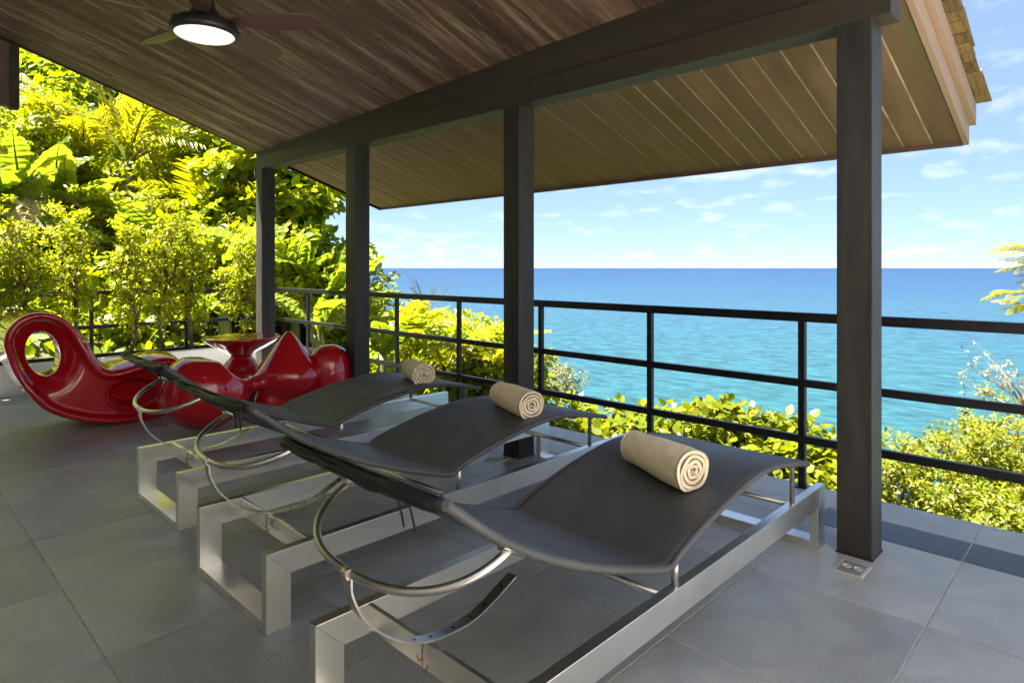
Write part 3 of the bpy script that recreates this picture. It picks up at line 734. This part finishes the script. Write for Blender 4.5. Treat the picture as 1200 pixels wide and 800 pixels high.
# ------------------------------------------------------------------ ceiling fan
FC = Vector((-3.77, 1.37, 2.715))
fan = empty('ceiling_fan', FC); tag(fan, 'five blade ceiling fan with a lit round lamp', 'fan')
ob('housing', lathe([(.0, .008), (.160, .008), (.178, .012), (.182, .03), (.178, .055), (.150, .085), (.09, .115), (.06, .16), (.05, .20)], 48), M['fanblack'], fan)
ob('lamp_diffuser', lathe([(.0, -.008), (.10, -.006), (.150, .002), (.160, .010)], 48), M['lamp'], fan)
tubes('down_rod', [([(0, 0, .19), (0, 0, ceil_z(FC.x, FC.y)-FC.z-.02)], .016)], M['fanblack'], fan, 12)
ob('canopy', lathe([(.03, 0), (.07, .04), (.08, .12)], 24), M['fanblack'], fan, (0, 0, ceil_z(FC.x, FC.y)-FC.z-.10))
V = []; pts = [(.13, .030), (.20, .045), (.32, .066), (.45, .076), (.56, .072), (.63, .055), (.655, .02)]
for x, wv in pts:
    for s in (-1, 1):
        for t in (0, 1): V.append((x, s*wv, .085+t*.008-s*wv*.26))
F = []
for i in range(len(pts)-1):
    a = i*4; b = a+4
    F += [(a, b, b+2, a+2), (a+1, a+3, b+3, b+1), (a, a+1, b+1, b), (a+2, b+2, b+3, a+3)]
F += [(0, 2, 3, 1), (b, b+1, b+3, b+2)]
bme = mesh_np('blade', V, F)
for k in range(5):
    a = R(-26+72*k)
    o = ob('blade', bme, M['blade'], fan, rot=(0, 0, a))
    box('blade_arm', M['fanblack'], o, .07, .17, -.02, .02, .078, .088)

# ------------------------------------------------------------------ vegetation
def leaf_arrays(P, D, Nn, L, W, fold=.25):
    """P base points, D unit axis, Nn unit normals, L lengths, W widths -> folded 2-quad leaves with 6 verts"""
    S = np.cross(D, Nn); S /= np.linalg.norm(S, axis=1, keepdims=True)+1e-9
    L = L[:, None]; W = W[:, None]
    mid = P+D*L*.42-Nn*W*fold*.4
    v = np.stack([P, P+D*L*.45+S*W*.5, P+D*L-Nn*L*.16, P+D*L*.45-S*W*.5, mid], 1)
    if L.mean() > .085:      # rounder leaf with a midrib
        pts = [P, P+D*L*.5-Nn*W*fold*.35, P+D*L-Nn*L*.16]
        for sg_ in (1, -1):
            for (a_, w_, q_) in ((.16, .34, 0), (.45, .52, .02), (.76, .36, .07)): pts.append(P+D*L*a_+S*W*w_*sg_-Nn*L*q_)
        v = np.stack(pts, 1); n = len(P); o = np.arange(n)[:, None]*9
        T = [(0, 1, 3), (3, 1, 4), (4, 1, 5), (5, 1, 2), (0, 6, 1), (6, 7, 1), (7, 8, 1), (8, 2, 1)]
        return v.reshape(-1, 3), np.concatenate([o+np.array([t_]) for t_ in T], 0)
    n = len(P); o = np.arange(n)[:, None]*5
    F = np.concatenate([o+np.array([[0, 4, 1]]), o+np.array([[1, 4, 2]]), o+np.array([[0, 3, 4]]), o+np.array([[3, 2, 4]])], 0)
    return v.reshape(-1, 3), F
def rdir(n): v = RNG.normal(size=(n, 3)); return v/np.linalg.norm(v, axis=1, keepdims=True)
def crown_mesh(center, radii, nclump, nleaf, clump_r, L, asp=.5, up=.5, shell=.45, outv=.6):
    c = np.array(center); rr = np.array(radii)
    d = rdir(nclump); q = (shell+(1-shell)*RNG.random(nclump)**.6)[:, None]
    C = c+d*q*rr*(1+.18*RNG.normal(size=(nclump, 1)).clip(-1, 1.5))
    cs = np.repeat(np.arange(nclump), nleaf); n = len(cs)
    size = (.65+.7*RNG.random(nclump))[cs][:, None]
    P = C[cs]+rdir(n)*(RNG.random(n)**.5)[:, None]*clump_r*size*np.array([1, 1, .72])
    D = rdir(n)+ (P-C[cs])/clump_r*.8+d[cs]*outv*.6+np.array([0, 0, -.15]); D /= np.linalg.norm(D, axis=1, keepdims=True)
    Nn = rdir(n)*.65+np.array([0, 0, up*1.6])+d[cs]*outv; Nn -= D*np.sum(Nn*D, 1, keepdims=True); Nn /= np.linalg.norm(Nn, axis=1, keepdims=True)+1e-9
    Ls = L*(.65+.7*RNG.random(n))
    V, F = leaf_arrays(P, D, Nn, Ls, Ls*asp*(.8+.4*RNG.random(n)))
    return V, F, C
def limb(a, b, r0, r1, bend=.15):
    a = Vector(a); b = Vector(b); L = (b-a).length
    m1 = a.lerp(b, .35)+Vector((random.uniform(-1, 1), random.uniform(-1, 1), random.uniform(0, .8)))*L*bend
    m2 = a.lerp(b, .7)+Vector((random.uniform(-1, 1), random.uniform(-1, 1), random.uniform(-.2, .6)))*L*bend*.6
    P = catmull([a, m1, m2, b], 4); n = len(P)
    return P, [r0+(r1-r0)*i/(n-1) for i in range(n)]
def tree(name, label, cat, center, radii, m, nclump=60, nleaf=60, clump_r=.35, L=.12, asp=.5, group=None, base=None, tr=.08, nlimb=9, up=.5, shell=.4, bark='bark', outv=.6):
    c = Vector(center)
    bx, by = (base[0], base[1]) if base else (c.x+random.uniform(-.2, .2), c.y+random.uniform(-.2, .2))
    bz = base[2] if base and len(base) > 2 else terrain_z(bx, by)-.1
    B = Vector((bx, by, bz)); e = empty(name, B)
    V, F, C = crown_mesh(c-B, radii, nclump, nleaf, clump_r, L, asp, up, shell, outv)
    ob('crown', mesh_np('crown', V, F), M[m], e)
    top = Vector((c.x-B.x, c.y-B.y, max(c.z-B.z+radii[2]*.25, .3)))
    lst = [limb((0, 0, 0), top, tr, tr*.35, .06)]
    ax = lst[0][0]
    for k in range(nlimb):
        q = ax[random.randint(len(ax)//3, len(ax)-1)]
        lst.append(limb(q, C[random.randrange(len(C))], tr*.35, tr*.08, .12))
    tubes('trunk', lst, M[bark], e, 6)
    return tag(e, label, cat, group)
# --- banana / big-leaf plants: torn blades on arching midribs
def banana_leaf_mesh(seed, Ln=1.0, Wd=.27, tear=.35, arch=.55):
    r = random.Random(seed); n = 34; V = []; F = []
    def rib(t): return Vector((0, Ln*(t-.16*arch*t*t), Ln*arch*(.42*t-.80*t*t)))
    for s in (-1, 1):
        i = 0
        while i < n:
            m = r.randint(2, 7) if r.random() < tear*2 else r.randint(6, 14)
            j = min(n, i+m); droop = r.uniform(.05, .55)+ (r.uniform(.2, .9) if r.random() < tear else 0); sw = r.uniform(-.02, .05)
            cut = r.uniform(.78, 1.0)
            base = len(V)
            for k in range(i, j+1):
                t = .10+.90*k/n; p = rib(t)
                wv = Wd*math.sin(math.pi*min(1, (t-.10)/.90)**.78)**.62*(cut if k in (i, j) else 1)
                sq = 1 if i < k < j else .93
                for q in (0, .5, 1):
                    w_ = wv*q*sq
                    V.append(p+Vector((s*w_*math.cos(droop*q), (sw+.10)*w_, .12*w_-w_*math.sin(droop*q)*.8+.012*math.sin(k*2.1+q*2))))
            for k in range(j-i):
                for q in range(2):
                    a = base+k*3+q; f = (a, a+1, a+4, a+3); F.append(f if s > 0 else f[::-1])
            i = j
    nv = len(V)
    v, f = tube_data([rib(t)+Vector((0, 0, -.004)) for t in (0, .1, .2, .35, .5, .65, .8, .92, 1)], [.018, .017, .015, .013, .011, .009, .006, .004, .002], 5, True, nv)
    V = list(V)+v; F += f
    me = bpy.data.meshes.new('banana_leaf'); me.from_pydata([tuple(p) for p in V], [], F); me.update()
    return me
BL = {'g': [], 'd': []}
for k in range(6):
    me = banana_leaf_mesh(k, tear=(.1, .25, .4, .5, .3, .15)[k], arch=(.35, .6, .8, .5, .95, .2)[k], Wd=(.19, .17, .18, .16, .17, .2)[k]); me.materials.append(M['lf_banana']); BL['g'].append(me)
for k in range(3):
    me = banana_leaf_mesh(20+k, tear=.9, arch=1.0, Wd=.15); me.materials.append(M['lf_dry']); BL['d'].append(me)
def banana(px, py, k, H, label, nleaf=8, Ln=1.9, dry=1, face=None, spread=(20, 70), base_z=None, tilt0=0, group='banana plants on the hillside'):
    """crown point (where leaves spring) at pixel px,py depth k; H = stem height"""
    c = at(px, py, k); bz = min(terrain_z(c.x, c.y)-.1, c.z-.3) if base_z is None else base_z
    e = empty('banana_plant', (c.x, c.y, bz)); h_ = c.z-bz
    tubes('stem', [(catmull([(.06, .03, 0), (.03, .0, h_*.5), (0, 0, h_)], 5), [.13-.007*i for i in range(11)])], M['stemg'], e, 10)
    a0 = random.uniform(0, 360)
    for i in range(nleaf):
        d = i >= nleaf-dry
        me = random.choice(BL['d' if d else 'g'])
        az = a0+i*137.5+random.uniform(-15, 15)
        if face is not None and random.random() < .5: az = face+random.uniform(-70, 70)
        el = random.uniform(*spread) if not d else random.uniform(-40, 5)
        o = ob('dry_leaf' if d else 'leaf', me, None, e)
        o.rotation_euler = (Matrix.Rotation(R(az-90), 3, 'Z') @ Matrix.Rotation(R(el), 3, 'X') @ Matrix.Rotation(R(random.uniform(-35, 35)), 3, 'Y')).to_euler()
        s = Ln*random.uniform(.75, 1.12); o.scale = (s, s, s); o.location = (0, 0, h_-.08*random.random())
    return tag(e, label, 'banana plant', group)
M['stemg'] = mat('green brown banana stem', (.16, .17, .05), .6, var=(8, .4), stretch=(1, 1, .15))
# --- palm fronds
def frond_mesh(seed, n=26, Ln=1.0, lw=.017, ll=.30, arch=.5, vee=.35):
    r = random.Random(seed); V = []; F = []
    def rib(t): return Vector((0, Ln*(t-.12*t*t), Ln*arch*(.45*t-.85*t*t)))
    for i in range(n):
        t = .14+.86*i/n; p = rib(t); tg = (rib(min(1, t+.02))-rib(t-.02)).normalized()
        l = ll*math.sin(math.pi*(.18+.80*(i/n)))**.7*r.uniform(.85, 1.1)
        for s in (-1, 1):
            d = (Vector((s, 0, 0))*.80+tg*.62+Vector((0, 0, r.uniform(-.1, vee)))).normalized(); nn = d.cross(tg).normalized()
            m = p+d*l*.5+Vector((0, 0, .0)); q = p+d*l+Vector((0, 0, -l*r.uniform(.15, .45))); sd = tg*lw*r.uniform(.8, 1.2)
            b = len(V); V += [p, m+sd, q, m-sd]; F += [(b, b+1, b+2, b+3) if s > 0 else (b+3, b+2, b+1, b)]
    v, f = tube_data([rib(t) for t in (0, .15, .3, .5, .7, .85, 1)], [.014, .012, .010, .008, .005, .004, .002], 5, True, len(V)); V += v; F += f
    me = bpy.data.meshes.new('frond'); me.from_pydata([tuple(p) for p in V], [], F); me.update(); return me
FR = [frond_mesh(k, arch=(.4, .7, 1.0)[k % 3]) for k in range(4)]
for me in FR: me.materials.append(M['lf_palm'])
AC = [frond_mesh(40+k, n=22, lw=.012, ll=.20, arch=.3, vee=.1) for k in range(2)]
for me in AC: me.materials.append(M['lf_acacia'] if 'lf_acacia' in M else M['lf_palm'])
def palm(px, py, k, label, n=9, Ln=1.8, spread=(5, 70), face=None, tr=.09):
    c = at(px, py, k); bz = min(terrain_z(c.x, c.y)-.1, c.z-.3); e = empty('palm', (c.x, c.y, bz)); h_ = c.z-bz
    tubes('trunk', [(catmull([(0, 0, 0), (.05, .04, h_*.5), (0, 0, h_)], 5), [tr*(1-.03*i) for i in range(11)])], M['bark'], e, 8)
    for i in range(n):
        az = i*137.5+random.uniform(-20, 20)
        if face is not None and random.random() < .5: az = face+random.uniform(-60, 60)
        o = ob('frond', random.choice(FR), None, e)
        o.rotation_euler = (Matrix.Rotation(R(az-90), 3, 'Z') @ Matrix.Rotation(R(random.uniform(*spread)), 3, 'X') @ Matrix.Rotation(R(random.uniform(-25, 25)), 3, 'Y')).to_euler()
        s = Ln*random.uniform(.8, 1.15); o.scale = (s, s, s); o.location = (0, 0, h_-.03)
    return tag(e, label, 'palm', 'palms on the hillside')

# hedge shrubs in the planter
hp = [(-28, 7.0), (20, 2.02), (80, 2.05), (152, 1.92), (193, 1.98), (226, 1.92), (284, 1.93)]
hl = ['slender yellow green hedge shrub beyond the curled chaise head, first in the planter', 'slender yellow green hedge shrub behind the head of the red chaise',
      'slender yellow green hedge shrub behind the chaise, tall with a forked stem', 'slender yellow green hedge shrub behind the seat of the red chaise',
      'thick stemmed yellow green hedge shrub behind the end of the red chaise', 'slender leaning hedge shrub between the chaise and the pedestal table', 'slender yellow green hedge shrub behind the pedestal table by the corner column']
for i, (px, top) in enumerate(hp):
    top += .14
    if i == 0: top = 2.0
    X0 = -9.03; d = FW*FPX+RT*(px-CXP); kk = X0/d.x; Y0 = d.y*kk
    zc = (.62+top)/2
    tree('hedge_shrub', hl[i], 'shrub', (X0, Y0, zc), (.25, .24, (top-.52)/2), 'lf_hedge', nclump=85, nleaf=32, clump_r=.088, L=.052, asp=.5, base=(X0, Y0, .26), tr=.028, nlimb=22, shell=.25, group='hedge shrubs in the planter', outv=.3)

# jungle beyond the side fence
G1 = 'trees on the hillside'
tree('broadleaf_tree', 'bright green broadleaf tree rising behind the corner column', 'tree', at(300, 222, 13.0), (1.7, 1.5, 1.55), 'lf_tree', 120, 55, .34, .20, .72, G1, tr=.14)
tree('broadleaf_tree', 'broadleaf tree whose rounded boughs stand against the sky past the corner column', 'tree', at(338, 258, 12.2), (.62, .7, 1.25), 'lf_tree', 55, 50, .27, .19, .72, G1, tr=.10)
tree('broadleaf_tree', 'deep green leafy tree below the ceiling edge above the hedge', 'tree', at(215, 205, 15.5), (2.2, 1.6, 1.7), 'lf_tree', 110, 50, .42, .22, .66, G1, tr=.16)
tree('broadleaf_tree', 'tall shady tree high on the slope behind the palms', 'tree', at(120, 140, 20), (3.6, 2.6, 2.7), 'lf_dark', 150, 50, .6, .27, .6, G1, tr=.2)
tree('broadleaf_tree', 'sparse greyish tree showing sky through it under the ceiling edge', 'tree', at(195, 128, 24), (2.3, 1.8, 1.5), 'lf_olive', 60, 36, .5, .18, .5, G1, tr=.16, nlimb=26)
tree('broadleaf_tree', 'leafy tree beside the hanging gable panel', 'tree', at(25, 190, 17), (2.6, 2.2, 2.6), 'lf_dark', 130, 50, .5, .25, .6, G1, tr=.2)
tree('broadleaf_tree', 'low mounded tree behind the hedge beyond the chaise', 'tree', at(60, 290, 13.5), (2.2, 1.6, 1.3), 'lf_dark', 110, 50, .4, .2, .6, G1, tr=.12)
tree('broadleaf_tree', 'low mounded tree behind the hedge beyond the red table', 'tree', at(230, 300, 12.5), (2.3, 1.4, 1.2), 'lf_tree', 120, 50, .36, .17, .62, G1, tr=.12)
tree('broadleaf_tree', 'dense low bush behind the hedge close to the fence', 'bush', at(140, 350, 11.2), (2.6, 1.0, .85), 'lf_tree', 120, 50, .3, .14, .6, G1, tr=.08)
tree('broadleaf_tree', 'dense low bush past the fence corner', 'bush', at(330, 330, 11.6), (1.3, 1.0, 1.0), 'lf_tree', 90, 50, .3, .15, .62, G1, tr=.08)
banana(28, 235, 10.4, 2, 'banana plant with tall torn leaves beside the hanging panel', 9, 1.6, 2, face=60, spread=(35, 80))
banana(75, 255, 11.0, 2, 'banana plant with a broad yellow green leaf above the hedge', 8, 1.6, 2, face=40, spread=(30, 75))
banana(-40, 250, 9.8, 2, 'banana plant behind the first hedge shrub', 8, 1.6, 1, face=30, spread=(30, 75))
banana(140, 290, 10.6, 2, 'banana plant with dry hanging leaves over the middle of the hedge', 8, 1.35, 3, face=60, spread=(30, 75))
banana(205, 290, 10.5, 2, 'banana plant with slanting torn leaves near the corner column', 8, 1.3, 3, face=45, spread=(25, 70))
banana(262, 315, 10.3, 2, 'low banana plant right behind the corner column', 7, 1.3, 1, face=45, spread=(25, 70))
palm(150, 190, 12.4, 'palm with arching yellow fronds high above the hedge', 8, 2.2, (25, 75), 45)
palm(95, 200, 13.2, 'palm with golden fronds left of the tall arching palm', 8, 2.2, (25, 80), 45)
palm(235, 255, 12.0, 'small palm among the broadleaf trees', 9, 1.5, (20, 70), 45)
tree('broadleaf_tree', 'fine leaved lime tree between the palms and the corner column', 'tree', at(205, 225, 13.2), (1.35, 1.1, 1.1), 'lf_hedge', 120, 60, .24, .10, .55, G1, tr=.09, shell=.3)
tree('broadleaf_tree', 'fine leaved lime tree above the first hedge shrubs', 'tree', at(55, 175, 13.0), (1.2, 1.0, 1.3), 'lf_tree', 120, 60, .25, .11, .5, G1, tr=.09, shell=.3)
tree('broadleaf_tree', 'fine leaved lime tree close behind the middle of the hedge', 'tree', at(125, 262, 11.8), (1.2, .8, .75), 'lf_hedge', 110, 60, .22, .09, .55, G1, tr=.08, shell=.3)
# slope between the corner column and the sea
banana(372, 392, 9.6, 1, 'banana plant with wide upright leaves behind the railing by the red stool', 9, 1.55, 0, face=10, spread=(40, 82))
banana(345, 345, 11.2, 1, 'banana plant with slanting leaves beside the corner column', 8, 1.5, 1, face=30, spread=(30, 75))
banana(400, 318, 12.8, 1, 'banana plant with pointed leaves standing against the sky', 7, 1.2, 0, face=20, spread=(40, 80))
banana(448, 415, 9.3, 1, 'banana plant low behind the railing right of the stool column', 7, 1.15, 0, face=20, spread=(30, 70))
tree('slope_bush', 'yellow green bush on the slope below the pointed banana', 'bush', at(392, 330, 13.8), (1.0, .9, .75), 'lf_hedge', 70, 45, .28, .13, .55, G1, tr=.06)
tree('slope_bush', 'dark green conical bush at the sea edge of the slope', 'bush', at(432, 352, 15.5), (.5, .5, .55), 'lf_dark', 40, 40, .25, .11, .5, G1, tr=.05)
tree('slope_bush', 'yellow bush on the slope behind the bare twigs', 'bush', at(492, 386, 13.5), (1.2, .9, .42), 'lf_hedge', 90, 45, .26, .12, .5, G1, tr=.06)
tree('slope_bush', 'yellow green bush stepping down the slope to the sea', 'bush', at(545, 402, 12.0), (.85, .8, .5), 'lf_tree', 70, 45, .24, .12, .5, G1, tr=.06)
tree('slope_bush', 'broad bush filling the slope under the railing', 'bush', at(480, 420, 11.0), (1.7, 1.0, .65), 'lf_tree', 110, 45, .28, .13, .55, G1, tr=.07)
tree('slope_bush', 'low bush by the column behind the middle towel', 'bush', at(580, 445, 9.6), (.85, .9, .45), 'lf_grape', 70, 40, .24, .13, .6, G1, tr=.06)
palm(520, 432, 9.6, 'small palm with spreading fronds behind the railing', 9, 1.15, (5, 55), 20, .05)
palm(575, 428, 9.2, 'small palm with drooping fronds by the column', 8, 1.0, (0, 50), 10, .05)
palm(470, 400, 10.6, 'small palm between the bananas and the bushes', 8, 1.2, (10, 60), 20, .05)
tree('slope_bush', 'deep green bush filling the gap behind the upright banana', 'bush', at(350, 392, 13.5), (1.5, 1.0, .9), 'lf_dark', 90, 45, .34, .15, .6, G1, tr=.07)
tree('slope_bush', 'deep green bush low on the slope between stool and column', 'bush', at(415, 420, 12.5), (1.3, .9, .8), 'lf_dark', 90, 45, .3, .14, .6, G1, tr=.07)
tree('broadleaf_tree', 'unseen leafy tree added beyond the end of the planter to shade the terrace corner', 'tree', (-8.6, -.75, 4.9), (.85, 1.4, .7), 'lf_tree', 110, 55, .34, .17, .62, G1, tr=.1, base=(-9.7, -1.6))  # added out of view to keep direct sun off the floor and chaise
# bare twigs
def twigs(px, py, k, H, label, n=9, lean=0, m='bark', tip=None, r0=.012, spread=.5):
    c = at(px, py, k); bz = terrain_z(c.x, c.y)-.1; e = empty('bare_shrub', (c.x, c.y, bz)); h_ = c.z-bz
    lst = [([(0, 0, 0), (0.03, 0, h_*.6), (0, 0, h_)], [r0*1.6, r0*1.2, r0])]; tips = []
    for i in range(n):
        a = (random.uniform(-1, 1)+lean)*spread; d = RT*a+FW*random.uniform(-.3, .3)*spread+UPV*random.uniform(.5, 1)
        L = H*random.uniform(.5, 1); p1 = Vector((0, 0, h_-random.uniform(0, .3)*H)); p2 = p1+d*L
        P, rr = limb(p1, p2, r0*.7, r0*.25, .10); lst.append((P, rr)); tips.append(p2)
        for j in range(2):
            q = P[random.randint(4, len(P)-2)]; p3 = q+(d+RT*random.uniform(-.6, .6)+UPV*.3)*L*.35; lst.append(limb(q, p3, r0*.35, r0*.15, .1)); tips.append(p3)
    tubes('twig', lst, M[m], e, 5)
    if tip:
        T = np.array([tuple(t) for t in tips]); cs = np.repeat(np.arange(len(T)), 5); n_ = len(cs)
        P = T[cs]+rdir(n_)*.02; D = rdir(n_); Nn = rdir(n_); Nn -= D*np.sum(Nn*D, 1, keepdims=True); Nn /= np.linalg.norm(Nn, axis=1, keepdims=True)
        V, F = leaf_arrays(P, D, Nn, np.full(n_, .038), np.full(n_, .02)); ob('blossom', mesh_np('blossom', V, F), M[tip], e)
    return tag(e, label, 'bare shrub')
twigs(497, 352, 12.5, .75, 'leafless twiggy shrub standing against the sea horizon', 14, .1, 'bark', None, .010, .9)
# shrubs right under the railing, in front of the sea
G2 = 'shrubs growing up below the railing'
tree('coastal_shrub', 'dull olive rounded shrub above the waterline beside the post', 'shrub', at(655, 447, 11.5), (.42, .4, .28), 'lf_olive', 50, 40, .13, .055, .5, G2, tr=.03)
for i, (px, py, k, rx, rz, lab) in enumerate((
        (648, 492, 7.6, .70, .33, 'broad leaved shrub below the railing beside the middle column'), (715, 497, 7.2, .62, .25, 'broad leaved shrub below the railing above the middle lounger foot'),
        (780, 508, 6.8, .55, .26, 'broad leaved shrub below the railing behind the closest towel'), (838, 502, 6.6, .34, .33, 'tallest broad leaved shrub sticking up in front of the sea'),
        (893, 520, 6.4, .46, .26, 'broad leaved shrub below the railing right of the tallest one'), (948, 545, 6.1, .42, .27, 'broad leaved shrub below the railing just before the socket column'),
        (960, 575, 6.0, .5, .3, 'low broad leaved shrub hugging the floor edge by the socket column'))):
    tree('coastal_shrub', lab, 'shrub', at(px, py+12, k*1.32), (rx*1.32, .8, rz*1.32+.14), 'lf_grape', 70, 34, .21, .125, .74, G2, tr=.03, nlimb=8, shell=.2, up=.7)
for i, (px, py, k, rx, rz, lab) in enumerate((
        (1060, 575, 6.0, .55, .42, 'olive leaved bush beside the socket column beyond the floor edge'), (1125, 560, 6.3, .62, .52, 'olive leaved bush rising behind the granite strip'),
        (1190, 530, 6.8, .62, .62, 'tallest olive leaved bush behind the granite strip'), (1190, 610, 5.6, .55, .34, 'low olive leaved bush at the floor edge behind the granite strip'), (1250, 560, 6.2, .7, .7, 'olive leaved bush at the far right of the floor edge'))):
    tree('olive_bush', lab, 'bush', at(px, py, k*1.3), (rx*1.3, .75, rz*1.3), 'lf_right', 130, 42, .16, .075, .45, G2, tr=.035, nlimb=18, shell=.3, up=.5)
twigs(1205, 478, 6.4, .62, 'pale leafless branch with small blossoms over the olive bushes', 11, -1.0, 'barkp', 'flower', .010, .7)
# feathery tree whose bough reaches in from the right
ac = at(1330, 345, 5.6); bz = terrain_z(ac.x, ac.y)-.1; e = empty('feathery_tree', (ac.x, ac.y, bz)); h_ = ac.z-bz
lst = [(catmull([(0, 0, 0), (.05, .05, h_*.5), (0, 0, h_+.6)], 5), [.09-.006*i for i in range(11)])]
tips = []
for (px, py) in ((1165, 348), (1185, 318), (1178, 296), (1175, 365), (1195, 335), (1205, 300), (1210, 365), (1225, 330)):
    p = at(px+28, py-6, 5.5)-Vector((ac.x, ac.y, bz)); lst.append(limb((0, 0, h_+random.uniform(-.3, .4)), p, .02, .004, .05)); tips.append(p)
tubes('trunk', lst, M['bark'], e, 6)
for p in tips:
    for j in range(8):
        o = ob('frond', random.choice(AC), None, e); az = 180+44+random.uniform(-55, 40)
        o.rotation_euler = (Matrix.Rotation(R(az-90), 3, 'Z') @ Matrix.Rotation(R(random.uniform(-12, 18)), 3, 'X') @ Matrix.Rotation(R(random.uniform(-30, 30)), 3, 'Y')).to_euler()
        s = random.uniform(.22, .34); o.scale = (s, s, s); o.location = p+Vector((random.uniform(-.05, .05), random.uniform(-.05, .05), random.uniform(-.03, .03)))
tag(e, 'feathery leaved tree reaching a bough over the railing end', 'tree')
# ground cover over the hillside
pts = []
for _ in range(60000):
    x = random.uniform(-30, 6); y = random.uniform(-3, 26)
    if x > -9.8 and y < 4.9: continue
    pts.append((x, y, terrain_z(x, y)+random.uniform(0, .45)))
P = np.array(pts); n = len(P); D = rdir(n)+np.array([0, 0, .4]); D /= np.linalg.norm(D, axis=1, keepdims=True)
Nn = rdir(n)*.6+np.array([0, 0, 1]); Nn -= D*np.sum(Nn*D, 1, keepdims=True); Nn /= np.linalg.norm(Nn, axis=1, keepdims=True)
V, F = leaf_arrays(P, D, Nn, .22*(.6+.8*RNG.random(n)), .12*(.6+.8*RNG.random(n)))
tag(ob('ground_cover', mesh_np('ground_cover', V, F), M['lf_dark']), 'tangled green undergrowth covering the hillside', 'undergrowth', kind='stuff')
